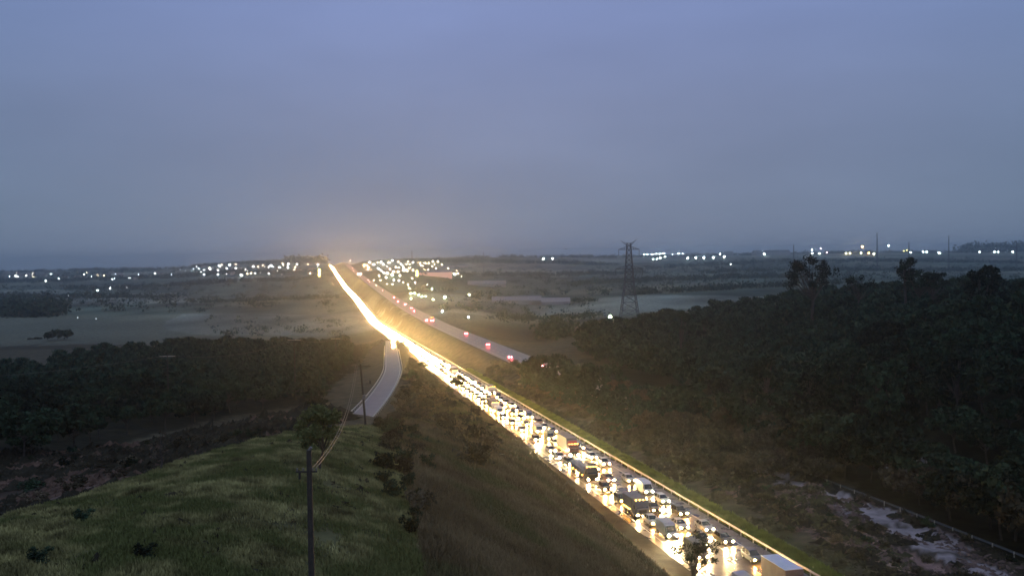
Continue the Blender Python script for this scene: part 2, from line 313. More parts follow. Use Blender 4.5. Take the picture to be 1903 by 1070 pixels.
nA = fbm(X / 40, Y / 40, 4); nB = fbm(X / 7 + 9, Y / 7, 3)
slope_zone = (main.lat(X, Y) < -16) & (Y < 330) & (X > -20)
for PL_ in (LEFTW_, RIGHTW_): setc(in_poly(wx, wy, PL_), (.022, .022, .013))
setc(slope_zone, (.085, .070, .045)); setc((main.lat(X, Y) < -13) & (main.lat(X, Y) > -18 + 3 * nB) & (Y < 400), (.045, .036, .024)); setc(slope_zone & (nA > .06), (.055, .062, .03), .6)
setc(in_poly(wx, wy, HILL), (.085, .085, .04)); setc(in_poly(wx, wy, HILL) & (nB > .08), (.05, .048, .026), .7)
bk = in_poly(wx, wy, BANK); setc(bk, (.07, .046, .034)); setc(bk & (nB > .11), (.14, .10, .085), .8); setc(bk & (nB < -.03), (.03, .026, .018), .8); setc(bk & (np.hypot(X, Y) > 112), (.042, .030, .023), .85)
ml = main.lat(wx, wy); rl = np.where(wy < 340, np.minimum(right.lat(wx, wy), railr.lat(wx, wy)), right.lat(wx, wy)); rl = np.where(wy < 260, railr.lat(wx, wy), rl)
med = (ml > 0) & (rl < 0)
setc(med & (Y < 1200), (.075, .066, .042)); setc((main.lat(X, Y) > 0) & (main.lat(X, Y) < 7 + 4 * nB), (.06, .062, .03))
fr = (main.lat(X, Y) + 3 * nB) / np.maximum(main.lat(X, Y) - rl, 1)
dz_ = (Y > 55) & (Y < 188) & med
setc(dz_ & (fr > .34) & (fr < .99), (.045, .036, .026)); setc(dz_ & (fr > .34) & (fr < .42) & (Y < 160), (.22, .15, .12)); setc(dz_ & (fr > .50) & (fr < .59) & (Y < 160), (.24, .155, .135))
setc(dz_ & (fr > .66) & (fr < .88) & (Y < 186), (.24, .21, .215)); setc(dz_ & (nB > .10) & (fr > .32), (.03, .028, .02), .85)
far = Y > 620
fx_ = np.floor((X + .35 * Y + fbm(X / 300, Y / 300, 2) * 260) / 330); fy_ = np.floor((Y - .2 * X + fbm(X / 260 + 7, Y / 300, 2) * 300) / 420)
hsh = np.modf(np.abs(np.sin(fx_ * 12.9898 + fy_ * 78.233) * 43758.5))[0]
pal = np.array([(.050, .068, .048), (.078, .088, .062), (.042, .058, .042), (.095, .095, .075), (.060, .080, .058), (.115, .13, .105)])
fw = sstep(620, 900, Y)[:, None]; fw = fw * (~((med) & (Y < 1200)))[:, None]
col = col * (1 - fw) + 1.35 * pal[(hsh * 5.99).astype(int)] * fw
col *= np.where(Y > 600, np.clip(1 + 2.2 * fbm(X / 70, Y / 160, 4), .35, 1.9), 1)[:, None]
setc(in_poly(wx, wy, CLEAR), (.11, .12, .09), .7)
nr, nc = GX.shape; idx = np.arange(nr * nc).reshape(nr, nc)
quads = np.stack([idx[:-1, :-1], idx[:-1, 1:], idx[1:, 1:], idx[1:, :-1]], -1).reshape(-1, 4)
gm = mat('ground_soil', (.06, .06, .04), .88, attr='ground', var=.42, vscale=.35, bump=.5, spec=.04)
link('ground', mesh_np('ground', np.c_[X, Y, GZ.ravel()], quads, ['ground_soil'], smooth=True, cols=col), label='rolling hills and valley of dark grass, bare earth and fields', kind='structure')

# ------------------------------------------------------------------ roads
def road_mat(name, base, r0_, r1_, spec):
    m = bpy.data.materials.new(name); m.use_nodes = True; MATS[name] = m; t = m.node_tree; b = t.nodes['Principled BSDF']
    g = N(t, 'ShaderNodeNewGeometry'); no = N(t, 'ShaderNodeTexNoise'); no.inputs['Scale'].default_value = .35; no.inputs['Detail'].default_value = 5
    t.links.new(g.outputs['Position'], no.inputs[0])
    mr = N(t, 'ShaderNodeMapRange'); mr.inputs['From Min'].default_value = .35; mr.inputs['From Max'].default_value = .65; mr.inputs['To Min'].default_value = r0_; mr.inputs['To Max'].default_value = r1_
    t.links.new(no.outputs[0], mr.inputs[0]); t.links.new(mr.outputs[0], b.inputs['Roughness'])
    v = N(t, 'ShaderNodeMixRGB'); v.inputs[1].default_value = (*[c * .7 for c in base], 1); v.inputs[2].default_value = (*[c * 1.3 for c in base], 1); t.links.new(no.outputs[0], v.inputs[0]); t.links.new(v.outputs[0], b.inputs['Base Color'])
    n2 = N(t, 'ShaderNodeTexNoise'); n2.inputs['Scale'].default_value = 3.; n2.inputs['Detail'].default_value = 3; t.links.new(g.outputs['Position'], n2.inputs[0])
    bp = N(t, 'ShaderNodeBump'); bp.inputs['Strength'].default_value = .12 if 'pale' not in name else .0; bp.inputs['Distance'].default_value = .05; t.links.new(n2.outputs[0], bp.inputs['Height']); t.links.new(bp.outputs[0], b.inputs['Normal'])
    b.inputs['Specular IOR Level'].default_value = spec
    return m
road_mat('wet_asphalt', (.034, .032, .031), .20, .40, .8); road_mat('wet_asphalt_pale', (.055, .052, .057), .36, .42, .6)
def strip(name, rd, o0, o1, D0, D1, m, dz, step=4., **kw):
    D = np.r_[np.arange(D0, min(D1, 700), step), np.arange(max(700, D0), D1, 20.)] if D1 > 700 else np.arange(D0, D1 + .1, step)
    A = rd.P(D, o0, dz); B = rd.P(D, o1, dz); k = len(D); V = np.empty((2 * k, 3)); V[0::2] = A; V[1::2] = B
    i = np.arange(k - 1) * 2; Fq = np.stack([i, i + 1, i + 3, i + 2], -1)
    return link(name, mesh_np(name, V, Fq, [m]), **kw)
strip('road', main, -14.4, .2, -55, 4900, 'wet_asphalt', 0, kind='structure', label='wet carriageway packed with oncoming headlights')
strip('road', right, -.2, 16.2, -55, 4900, 'wet_asphalt_pale', 0, kind='structure', label='nearly empty grey carriageway with red tail lights')
strip('road', rampr, -3.7, 3.7, 198, 636, 'wet_asphalt_pale', -.02, kind='structure', label='curved wet access ramp joining the queue')
def dashes(name, rd, o, D0, D1, m):
    V = []; Fq = []
    for D in np.arange(D0, D1, 12.):
        b = len(V); V += [rd.P(D, o - .08, .005), rd.P(D, o + .08, .005), rd.P(D + 4, o + .08, .005), rd.P(D + 4, o - .08, .005)]; Fq.append((b, b + 1, b + 2, b + 3))
    link(name, mesh_np(name, [tuple(p) for p in V], Fq, [m]), kind='structure', label='dashed white lane line on the wet asphalt')
for o in (-5.75, -9.25): dashes('lane_marking', main, o, 60, 900, 'paint_line')
for o in (5.6, 9.2): dashes('lane_marking', right, o, 60, 1200, 'paint_line')
strip('edge_line', main, -2.2, -2.05, 50, 1400, 'paint_line', .005, kind='structure', label='white edge line beside the median shoulder')
strip('edge_line', main, -13.0, -12.85, 50, 1400, 'paint_line', .005, kind='structure', label='white edge line beside the outer shoulder')
strip('edge_line', right, 1.9, 2.05, 50, 1400, 'paint_line', .005, kind='structure', label='white edge line of the emptier carriageway')
for o in (-3.3, 3.15): strip('edge_line', rampr, o, o + .15, 200, 560, 'paint_line', .0, kind='structure', label='white edge line of the curved ramp')

def guardrail(rd, o, D0, D1, label, posts=4., face=-1, st='galvanised_steel'):
    e = link('guardrail', None, loc=rd.P((D0 + min(D1, D0 + 300)) / 2, o), label=label, cat='guardrail'); base = e.location.copy()
    prof = [(0, .46), (.07, .52), (.02, .62), (.07, .72), (0, .80)]
    D = np.r_[np.arange(D0, min(D1, 900), 4.), np.arange(max(900, D0), D1, 25.)] if D1 > 900 else np.arange(D0, D1 + .1, 4.)
    mb = MB(); k = len(prof) * 2; rings = []
    ctr = [rd.P(float(d), o) for d in D]; side = [(rd.P(float(d), o + face) - rd.P(float(d), o)).normalized() for d in D]
    for c, s_ in zip(ctr, side):
        rings.append([tuple(c + s_ * a + Vector((0, 0, z)) - base) for a, z in prof] + [tuple(c + s_ * (a - .02) + Vector((0, 0, z)) - base) for a, z in prof[::-1]])
    mb.loft(rings, st); mb.obj('beam', e)
    pm = None
    for i, d in enumerate(np.arange(D0 + 1, D0 + 1 + posts * 98, posts)):
        if d > D1: break
        c = rd.P(float(d), o - face * .08)
        if pm is None: pm = MB().box(-.07, .07, -.05, .05, -.35, .78, 'galvanised_steel').mesh('post')
        link('post', pm, e, loc=c - base)
    return e
guardrail(main, .35, 90, 2600, 'long metal guardrail along the median edge, lit yellow by the queue of headlights')
guardrail(railr, -.6, 100, 300, 'thin metal guardrail above the dirt bank, in front of the dark forest', face=1, st='dull_steel')
guardrail(rampr, -4.1, 230, 560, 'curving guardrail on the outer, left side of the access ramp', face=1)
guardrail(rampr, 4.1, 205, 520, 'curving guardrail on the inner, right side of the access ramp', face=-1)

# ------------------------------------------------------------------ trees
def tube_path(mb, pts_, radii, m, k=6):
    for a, b, ra, rb in zip(pts_[:-1], pts_[1:], radii[:-1], radii[1:]): mb.tube(a, b, ra, rb, m, k)
def leafquads(r, centres, radii, per, size, flat=.75):
    V = []; 
    for c, rad in zip(centres, radii):
        d = r.normal(size=(per, 3)); d /= np.linalg.norm(d, axis=1)[:, None]; d *= (r.random(per) ** .45)[:, None] * rad; d[:, 2] *= flat
        p = np.array(c) + d
        a = r.normal(size=(per, 3)); a /= np.linalg.norm(a, axis=1)[:, None]; b = np.cross(a, r.normal(size=(per, 3))); b /= np.linalg.norm(b, axis=1)[:, None]
        s = size * (.6 + .8 * r.random(per))[:, None]; a = a * s; b = b * s * .62
        V.append(np.stack([p - a, p + b, p + a, p - b], 1))
    V = np.concatenate(V).reshape(-1, 3); return V, np.arange(len(V)).reshape(-1, 4)
def make_tree(seed, H, R_, base, nc_, per, leaf, lmat, style='round', clump=.30):
    r = np.random.default_rng(seed); cs = []; rad = []
    for i in range(nc_):
        th = r.random() * 6.283; 
        if style == 'umbrella': rr = R_ * math.sqrt(r.random()) * .92; z = H * (.74 + .2 * r.random()) - (rr / R_) ** 2 * H * .16
        elif style == 'tall': h = base + (1 - base) * (i + .5) / nc_; prof = .45 + .55 * math.sin(3.14 * ((h - base) / (1 - base)) ** .8); rr = R_ * prof * (.35 + .65 * r.random()); z = H * h * .96
        else:
            ph = math.acos(1 - 1.5 * r.random()); q = (.62 + .38 * r.random()); rr = R_ * math.sin(ph) * q; z = H * (base + (1 - base) * .5) + H * (1 - base) * .42 * math.cos(ph) * q
        cs.append((rr * math.cos(th), rr * math.sin(th), z)); rad.append(R_ * clump * (.7 + .6 * r.random()))
    V, Fq = leafquads(r, cs, rad, per, leaf)
    crown = mesh_np('crown', V, Fq, [lmat])
    mb = MB(); lean = r.normal(size=2) * .04 * H
    top = Vector((lean[0], lean[1], H * (base + .25 * (1 - base)))); tr = max(.09, H * .018)
    mid = top * .5 + Vector((r.normal() * .15, r.normal() * .15, 0))
    tube_path(mb, [Vector((0, 0, -.6)), Vector((0, 0, 0)), mid, top], [tr * 1.4, tr * 1.15, tr * .9, tr * .7], 'bark', 7)
    for c in cs[::max(1, nc_ // 14)]:
        s0 = mid.lerp(top, .3 + .7 * r.random()); c = Vector(c); m_ = s0.lerp(c, .5) + Vector((0, 0, -.04 * H))
        tube_path(mb, [s0, m_, c], [tr * .5, tr * .32, tr * .12], 'bark', 5)
    if style == 'tall': mb.tube(top, (lean[0], lean[1], H * .9), tr * .7, tr * .2, 'bark', 6)
    return crown, mb.mesh('trunk')
VAR = {
 'round_a': make_tree(1, 8, 4.2, .25, 26, 70, .42, 'leaf_dark'), 'round_b': make_tree(2, 7, 3.8, .3, 22, 70, .40, 'leaf_dark'), 'round_c': make_tree(3, 9.5, 4.6, .22, 30, 75, .45, 'leaf_dark'),
 'umb_a': make_tree(4, 8, 4.6, .5, 24, 75, .38, 'leaf_dark', 'umbrella', .26), 'umb_b': make_tree(5, 7, 4.0, .45, 20, 70, .36, 'leaf_dark', 'umbrella', .28),
 'tall_a': make_tree(6, 15, 4.2, .3, 34, 70, .45, 'leaf_dark', 'tall', .30), 'tall_b': make_tree(7, 13, 3.4, .35, 26, 60, .42, 'leaf_dark', 'tall', .32),
 'brown_a': make_tree(8, 5.5, 3.6, .12, 26, 80, .32, 'leaf_brown'), 'brown_b': make_tree(9, 4.6, 3.2, .1, 22, 80, .30, 'leaf_brown'), 'brown_c': make_tree(10, 6.5, 4.0, .15, 28, 80, .34, 'leaf_brown')}
def plant_tree(v, loc, s=1., label=None, group=None, name='tree', cat='tree', sz=None):
    e = link(name, None, loc=loc, label=label, cat=cat, group=group); e.rotation_euler = (0, 0, random.random() * 6.28); e.scale = (s, s, sz or s * random.uniform(.88, 1.12))
    link('trunk', VAR[v][1], e); link('crown', VAR[v][0], e); return e
def scatter(poly, spacing, cond=None, seed=0):
    r = np.random.default_rng(seed); P = np.array(poly); lo = P.min(0); hi = P.max(0); nx = int((hi[0] - lo[0]) / spacing) + 1; ny = int((hi[1] - lo[1]) / spacing) + 1
    gx, gy = np.meshgrid(np.arange(nx), np.arange(ny)); gx = lo[0] + (gx + .5 * (gy % 2) + r.random(gx.shape) * .7) * spacing; gy = lo[1] + (gy + r.random(gy.shape) * .7) * spacing
    gx = gx.ravel(); gy = gy.ravel(); k = in_poly(gx, gy, poly)
    if cond is not None: k &= cond(gx, gy)
    return gx[k], gy[k]
road_free = lambda x, y, m=5: ((main.lat(x, y) < -15 - m) | (main.lat(x, y) > m)) & ((right.lat(x, y) < -m) | (right.lat(x, y) > 16 + m)) & (np.abs(rampr.lat(x, y)) > 4 + m)
LEFTW = LEFTW_
RIGHTW = PD([(2700, 85), (2300, 95), (1900, 135), (1620, 185), (1400, 250), (1230, 330), (1120, 385), (1075, 420), (1085, 540), (1200, 570), (1300, 600), (1450, 620), (1600, 560), (1800, 520), (2400, 430)])
MEDW = PD([(1560, 168), (1400, 172), (1200, 195), (1080, 225), (1010, 270), (965, 320), (970, 385), (1100, 400), (1500, 260), (1700, 190)])
trees = []
x, y = scatter(LEFTW, 9.5, road_free, 1)
trees += [(a, b, 'L') for a, b in zip(x, y)]
x, y = scatter(RIGHTW, 9.0, lambda a, b: right.lat(a, b) > 18.5, 2)
trees += [(a, b, 'R') for a, b in zip(x, y)]
x, y = scatter(MEDW, 5.6, lambda a, b: (main.lat(a, b) > 9) & (right.lat(a, b) < -4), 3)
trees += [(a, b, 'M') for a, b in zip(x, y)]
x, y = scatter(PD([(2400, 95), (1900, 112), (1560, 160), (1250, 220), (1040, 310), (975, 350), (990, 380), (1060, 370), (1500, 260), (2500, 130)]), 5.2, lambda a, b: (np.where(b < 290, railr.lat(a, b), main.lat(a, b) - 12) > 3) & (right.lat(a, b) < -3), 31)
trees += [(a, b, 'F') for a, b in zip(x, y)]
tzs = terrain([t[0] for t in trees], [t[1] for t in trees])
inview = [i for i, t in enumerate(trees) if abs(t[0] / t[1]) < .64]
order = sorted(inview, key=lambda i: trees[i][1] / (1.0 if trees[i][2] != 'M' else .8)); indiv = set(order[:285])
def zone(k, x_, y_):
    px = 952 + F_PX * x_ / y_
    if k == 'L':
        th = 'left third' if px < 210 else 'middle third' if px < 420 else 'ramp end'
        return ('bare-trunked tree along the near edge of the left wood, %s' if y_ < 215 else 'tree on the skyline of the left wood, %s' if y_ > 415 else 'dark leafy tree inside the left wood, %s') % th, 'trees of the left wood'
    if k == 'R':
        th = 'pylon end' if px < 1330 else 'middle part' if px < 1620 else 'right edge part'
        return ('near-black tree at the foot of the right hillside forest, %s' if y_ < 290 else 'tree on the crest of the right hillside forest, %s' if y_ > 450 else 'dark tree halfway up the right hillside forest, %s') % th, 'trees of the right hillside forest'
    if k == 'M': return LW[k][0] + (', far end' if y_ > 300 else ', middle' if y_ > 225 else ', near end'), LW[k][1]
    return 'dense tree in the belt hiding the emptier carriageway, ' + ('where its tail lights vanish' if px < 1150 else 'middle of the belt' if px < 1560 else 'above the dirt guardrail'), LW[k][1]
LW = {'L': ('dark leafy tree in the dense wood left of the curved ramp', 'trees of the left wood'), 'R': ('dark forest tree on the hillside right of the emptier carriageway', 'trees of the right hillside forest'), 'M': ('low rounded brownish tree in the median between the two carriageways', 'scrubby trees in the median'), 'F': ('dense tree in the belt hiding the emptier carriageway, behind the dirt terraces', 'belt of trees hiding the carriageway')}
stV = []; stT = []
lod = {}
for nm_, lm in (('d', 'leaf_dark'), ('b', 'leaf_brown')):
    r_ = np.random.default_rng(5); cs = []; rd_ = []
    for i in range(16):
        th = r_.random() * 6.28; ph = math.acos(1 - 1.4 * r_.random()); cs.append((3.6 * math.sin(ph) * math.cos(th), 3.6 * math.sin(ph) * math.sin(th), 5 + 2.6 * math.cos(ph))); rd_.append(1.5)
    lod[nm_] = leafquads(r_, cs, rd_, 14, .75)[0]
for i, (tx_, ty_, k) in enumerate(trees):
    z = tzs[i] - .1; rnd = random.random()
    big = 1.0
    if k == 'L': v = random.choice(['umb_a', 'umb_b', 'round_b']) if ty_ < 230 else random.choice(['round_a', 'round_b', 'round_c', 'umb_a']); s = random.uniform(.75, 1.15)
    elif k == 'R': v = random.choice(['round_a', 'round_c', 'round_b', 'umb_a', 'tall_b' if rnd < .5 else 'round_a', 'tall_a' if rnd < .4 else 'round_c']); s = random.uniform(.95, 1.5)
    elif k == 'F': v = random.choice(['round_a', 'round_b', 'round_c', 'brown_c'] if ty_ < 250 else ['brown_a', 'brown_c', 'brown_c', 'round_b']); s = random.uniform(1.0, 1.5) if ty_ < 250 else random.uniform(.9, 1.3)
    else: v = random.choice(['brown_a', 'brown_b', 'brown_c']); s = random.uniform(.75, 1.1)
    if i in indiv: plant_tree(v, (tx_, ty_, z), s, *zone(k, tx_, ty_))
    else:
        a = random.random() * 6.28; c_, s_ = math.cos(a), math.sin(a); L = lod['d'] * s * (.7 if k == 'M' else 1)
        stV.append(np.stack([L[:, 0] * c_ - L[:, 1] * s_ + tx_, L[:, 0] * s_ + L[:, 1] * c_ + ty_, L[:, 2] * random.uniform(.85, 1.2) + z], -1))
if stV:
    V = np.concatenate(stV); link('woodland', mesh_np('woodland', V, np.arange(len(V)).reshape(-1, 4), ['leaf_dark']), label='mass of further trees filling the woods on both hillsides', cat='woodland', kind='stuff')

# single trees that the photo shows apart
def special(name, label, mesh2, px, D, s=1, rot=0, cat='tree', dz=0):
    g = ground(px, D); e = link(name, None, loc=(g.x, g.y, g.z + dz), label=label, cat=cat); e.scale = (s, s, s); e.rotation_euler[2] = rot
    link('trunk', mesh2[1], e); link('crown', mesh2[0], e); return e
gt_ = hit(587, 872); special('tree', 'bushy bright green tree behind the nearest wooden pole on the grass hill', make_tree(21, 128 * gt_.y / F_PX, 40 * gt_.y / F_PX, .12, 30, 190, .13, 'leaf_green', clump=.36), 587, gt_.y, 1); print('green tree D', gt_.y)
def special2(label, px, D, ty, seed, Rp, base, nc_, per, style='round', clump=.27, leaf=.42):
    g = ground(px, D); H = at(px, ty, D).z - g.z; m2 = make_tree(seed, H, Rp * D / F_PX, base, nc_, per, leaf, 'leaf_dark', style, clump)
    e = link('tree', None, loc=g, label=label, cat='tree'); link('trunk', m2[1], e); link('crown', m2[0], e)
special2('tallest broad gappy tree standing above the right forest skyline', 1507, 400, 471, 22, 46, .45, 40, 90, clump=.22)
special2('tall narrow tree with a tufted top, second highest on the right skyline', 1686, 350, 475, 23, 19, .72, 12, 90, 'tall', .42)
special2('broad dark tree directly under and beside the tufted tall tree', 1708, 352, 498, 35, 34, .5, 26, 80)
special2('sparse wide tree with thin open crown between the two tallest skyline trees', 1597, 390, 506, 24, 34, .62, 22, 42, 'umbrella', .2)
special2('tall bushy tree at the right skyline just right of the tufted tall tree', 1738, 345, 500, 25, 22, .5, 22, 80)
special2('wide rounded tree crown on the skyline above the right edge part of the forest', 1802, 370, 510, 36, 34, .5, 28, 80)
special2('pointed dark tree rising near the right edge of the skyline', 1842, 320, 511, 26, 20, .35, 26, 80, 'tall', .36)
special2('leafy dark tree cut by the right edge of the picture', 1897, 290, 519, 27, 28, .3, 30, 80, 'tall', .32)
special2('dark branchy tree in front of the queue at the bottom of the picture', 1288, 100, 978, 44, 44, .4, 16, 60, clump=.26, leaf=.16)
special2('round dark tree standing alone in the hazy field beyond the left wood', 105, 700, 612, 28, 21, .12, 30, 60, leaf=.9)
special2('small twisted tree with a two tuft crown left of the right forest edge', 1267, 400, 572, 29, 15, .55, 9, 80, clump=.34)
special2('low dark bushy tree at the point where the right forest meets the hazy valley', 1310, 420, 585, 37, 16, .3, 14, 70)
special2('bush-like tree at far left, small in the hazy field beyond the left wood', 62, 720, 630, 31, 12, .1, 16, 50, leaf=.8)
special('tree', 'small bare twiggy tree at the edge of the dirt bank left of the grass hill', make_tree(30, 3.6, .9, .25, 12, 14, .10, 'leaf_brown', 'tall', .3), 290, 77, 1.0)
for px, D, h, lb in [(786, 400, 6.5, 'dark tree silhouetted against the headlights just right of the ramp'), (850, 330, 7.0, 'dark tree overlapping the queue of headlights, between ramp and grey box truck'), 
                     (760, 330, 7, 'slim brown tree on the slope right of the ramp'), (828, 300, 4.6, 'shrubby tree on the verge left of the queue, under the silhouetted tree')]:
    g = ground(px, D)
    special('tree', lb, make_tree(int(px), h, h * .42, .25, 16, 60, .20 if D < 200 else .3, 'leaf_dark', 'round', .26), px, D, 1.0)

def side(x_, y_, a_, b_):
    px = 952 + F_PX * x_ / y_
    return 'left part' if px < a_ else 'middle part' if px < b_ else 'right part'
# shrubs
SHR = []
for sd, lm in ((40, 'leaf_dark'), (41, 'leaf_dark'), (42, 'leaf_brown'), (43, 'leaf_brown')):
    r_ = np.random.default_rng(sd); cs = [((r_.random() - .5) * 1.8, (r_.random() - .5) * 1.8, .25 + r_.random() * 1.0) for _ in range(12)]
    V, Fq = leafquads(r_, cs, [.5] * 12, 50, .14); mb = MB()
    for c in cs: mb.tube((0, 0, -.3), c, .03, .012, 'bark', 4)
    V2 = np.array(mb.v); SHR.append(mesh_np('shrub', np.concatenate([V, V2]), [tuple(f) for f in Fq] + [tuple(i + len(V) for i in f) for f in mb.f], [lm, 'bark'], [0] * len(Fq) + [1] * len(mb.f)))
BR = PD([(690, 175), (760, 150), (800, 120), (790, 85), (760, 62), (700, 62), (705, 90), (715, 120), (680, 150)])
bx_, by_ = scatter(BR, 3.6, None, 7)
for a, b in zip(bx_, by_):
    o = link('shrub', random.choice(SHR[:3]), loc=(a, b, tz(a, b)), label='ragged shrub in the gully right of the grass hill, ' + ('near end' if b < 95 else 'middle' if b < 125 else 'far end'), cat='shrub', group='shrubs in the gully'); s = random.uniform(.5, 1.25); o.scale = (s, s, s * random.uniform(.8, 1.2)); o.rotation_euler[2] = random.random() * 6
SL = PD([(700, 230), (740, 330), (800, 340), (880, 260), (960, 170), (880, 120), (820, 120), (780, 190)])
bx_, by_ = scatter(SL + [] , 8.0, lambda a, b: (main.lat(a, b) < -20) & (np.abs(rampr.lat(a, b)) > 7), 8)
for a, b in zip(bx_, by_):
    o = link('shrub', random.choice(SHR[2:]), loc=(a, b, tz(a, b)), label='low brownish shrub on the dry slope between ramp and queue', cat='shrub', group='shrubs on the dry slope'); s = random.uniform(.8, 2.2); o.scale = (s, s, s)
bx_, by_ = scatter(BANK, 8.6, lambda a, b: (b < 240) & (np.abs(a / b) < .66), 9)
for a, b in zip(bx_, by_):
    o = link('shrub', random.choice(SHR), loc=(a, b, tz(a, b)), label='scrubby shrub on the dirt bank left of the grass hill, ' + side(a, b, 180, 400), cat='shrub', group='shrubs on the dirt bank'); s = random.uniform(.5, 1.3); o.scale = (s, s, s * .8)
ex, ey = scatter(PD([(1380, 180), (1300, 165), (1500, 90), (1900, 100), (2100, 110), (1750, 150), (1560, 178)]), 5.2, lambda a, b: (main.lat(a, b) > 7.5) & (railr.lat(a, b) < -1.6), 10)
for a, b in zip(ex, ey):
    f_ = main.lat(np.array([a]), np.array([b]))[0] / (main.lat(np.array([a]), np.array([b]))[0] - railr.lat(np.array([a]), np.array([b]))[0])
    if .64 < f_ < .9: continue
    o = link('shrub', random.choice(SHR), loc=(a, b, tz(a, b)), label='small scrub bush on the eroded dirt terraces, ' + side(a, b, 1500, 1720), cat='shrub', group='shrubs on the dirt terraces'); s = random.uniform(.5, 1.2); o.scale = (s, s, s * .8)
ex, ey = scatter(PD([(880, 400), (960, 400), (1040, 300), (1250, 200), (1560, 160), (1440, 150), (1300, 165), (1100, 190), (950, 300)]), 7.2, lambda a, b: (main.lat(a, b) > 6.5) & (railr.lat(a, b) < -1.6) & (b > 150), 12)
for a, b in zip(ex, ey):
    o = link('shrub', random.choice(SHR[2:]), loc=(a, b, tz(a, b)), label='low brown shrub between the lit guardrail and the median trees, ' + ('far' if b > 260 else 'middle' if b > 195 else 'near') + ' stretch', cat='shrub', group='shrubs of the median'); s = random.uniform(.9, 2.3); o.scale = (s, s, s * .7); o.rotation_euler[2] = random.random() * 6
def clods(name, label, poly, count, s0, m, seed, cond=None):
    r = np.random.default_rng(seed); P = np.array(poly); lo = P.min(0); hi = P.max(0); a = lo[0] + r.random(count * 6) * (hi[0] - lo[0]); b = lo[1] + r.random(count * 6) * (hi[1] - lo[1])
    k = in_poly(a, b, poly) & (np.abs(a / np.maximum(b, 1)) < .68) & (fbm(a / 6 + seed * 3.7, b / 6, 3) > -.02)
    if cond is not None: k &= cond(a, b)
    a = a[k][:count]; b = b[k][:count]; z = terrain(a, b); n_ = len(a); o6 = np.array([(1, 0, 0), (-1, 0, 0), (0, 1, 0), (0, -1, 0), (0, 0, 1), (0, 0, -1)], float)
    V = o6[None] * (1 + .5 * r.normal(size=(n_, 6, 1))) * ((s0 * .42 * r.random(n_) ** 2 + .06) * np.clip(b / 80, 1, 2.6) ** 1.2)[:, None, None] * np.array([1.3, 1.0, .7]) + r.normal(size=(n_, 6, 3)) * .06 + np.stack([a, b, z], -1)[:, None]
    f8 = np.array([(0, 2, 4), (2, 1, 4), (1, 3, 4), (3, 0, 4), (2, 0, 5), (1, 2, 5), (3, 1, 5), (0, 3, 5)]); Fq = (np.arange(n_)[:, None, None] * 6 + f8[None]).reshape(-1, 3)
    link(name, mesh_np(name, V.reshape(-1, 3), Fq, [m]), label=label, cat='rubble', kind='stuff')
mat('clod_olive', (.055, .052, .026), .95, spec=.1, var=.6, vscale=.3); mat('clod_brown', (.10, .066, .05), .95, spec=.1, var=.5, vscale=.4); mat('clod_pale', (.12, .085, .075), .9, spec=.1, var=.5, vscale=.4); mat('clod_dark', (.028, .026, .018), .95, spec=.1, var=.4, vscale=.4)
clods('tussocks', 'dark tussocks scattered over the grass hill', PD([(-200, 36), (0, 62), (290, 78), (560, 112), (690, 148), (740, 90), (820, 36)]), 1600, .55, 'clod_dark', 15)
clods('rubble', 'reddish clods and stones on the dirt bank left of the grass hill', BANK, 18000, .8, 'clod_brown', 5)
clods('brush', 'dark tangled brush on the dirt bank left of the grass hill', BANK, 24000, 1.3, 'clod_dark', 6)
TERR = PD([(1380, 178), (1300, 165), (1500, 90), (1900, 96), (2100, 110), (1750, 150), (1560, 170)])
clods('brush', 'olive scrub between the lit guardrail and the median trees', PD([(900, 400), (960, 400), (1040, 300), (1250, 200), (1560, 160), (1800, 105), (1500, 90), (1300, 165), (1100, 190), (950, 300)]), 14000, .75, 'clod_olive', 23, lambda a, b: (main.lat(a, b) > 4.5) & (main.lat(a, b) < 26) & (railr.lat(a, b) < -1.6))
clods('brush', 'dark scrubby brush around the curved ramp', PD([(520, 235), (600, 330), (660, 420), (690, 560), (715, 640), (640, 640), (600, 480), (560, 300)]), 9000, .9, 'clod_dark', 21, lambda a, b: np.abs(rampr.lat(a, b)) > 5.5)
clods('brush', 'dark low brush on the slope between ramp and queue', PD([(700, 215), (745, 330), (760, 480), (800, 420), (880, 260), (960, 170), (880, 120), (800, 130)]), 12000, .8, 'clod_dark', 22, lambda a, b: (main.lat(a, b) < -17) & (np.abs(rampr.lat(a, b)) > 5.5))
clods('rubble', 'pinkish stones and clods on the eroded terraces right of the lit guardrail', TERR, 4500, .5, 'clod_pale', 7, lambda a, b: (main.lat(a, b) > 9) & (railr.lat(a, b) < -1.5))
clods('brush', 'dark tufts of brush on the eroded terraces right of the lit guardrail', TERR, 9000, .8, 'clod_dark', 8, lambda a, b: (main.lat(a, b) > 9) & (railr.lat(a, b) < -1.5) & ((np.abs(main.lat(a, b) / np.maximum(main.lat(a, b) - railr.lat(a, b), 1) - .77) > .11) & (np.abs(main.lat(a, b) / np.maximum(main.lat(a, b) - railr.lat(a, b), 1) - .545) > .035) | (fbm(a / 5, b / 5, 2) > .12)))
for px, D, lb in [(145, 57, 'dark round bush on the left of the grass hill'), (258, 49, 'small dark bush low on the grass hill'), (60, 47, 'dark bush clump near the bottom left corner'), (175, 43, 'wide dark bush at the bottom edge of the grass')]:
    g = ground(px, D); o = link('shrub', SHR[0].copy(), loc=g, label=lb, cat='shrub'); o.scale = (.7, .7, .45)

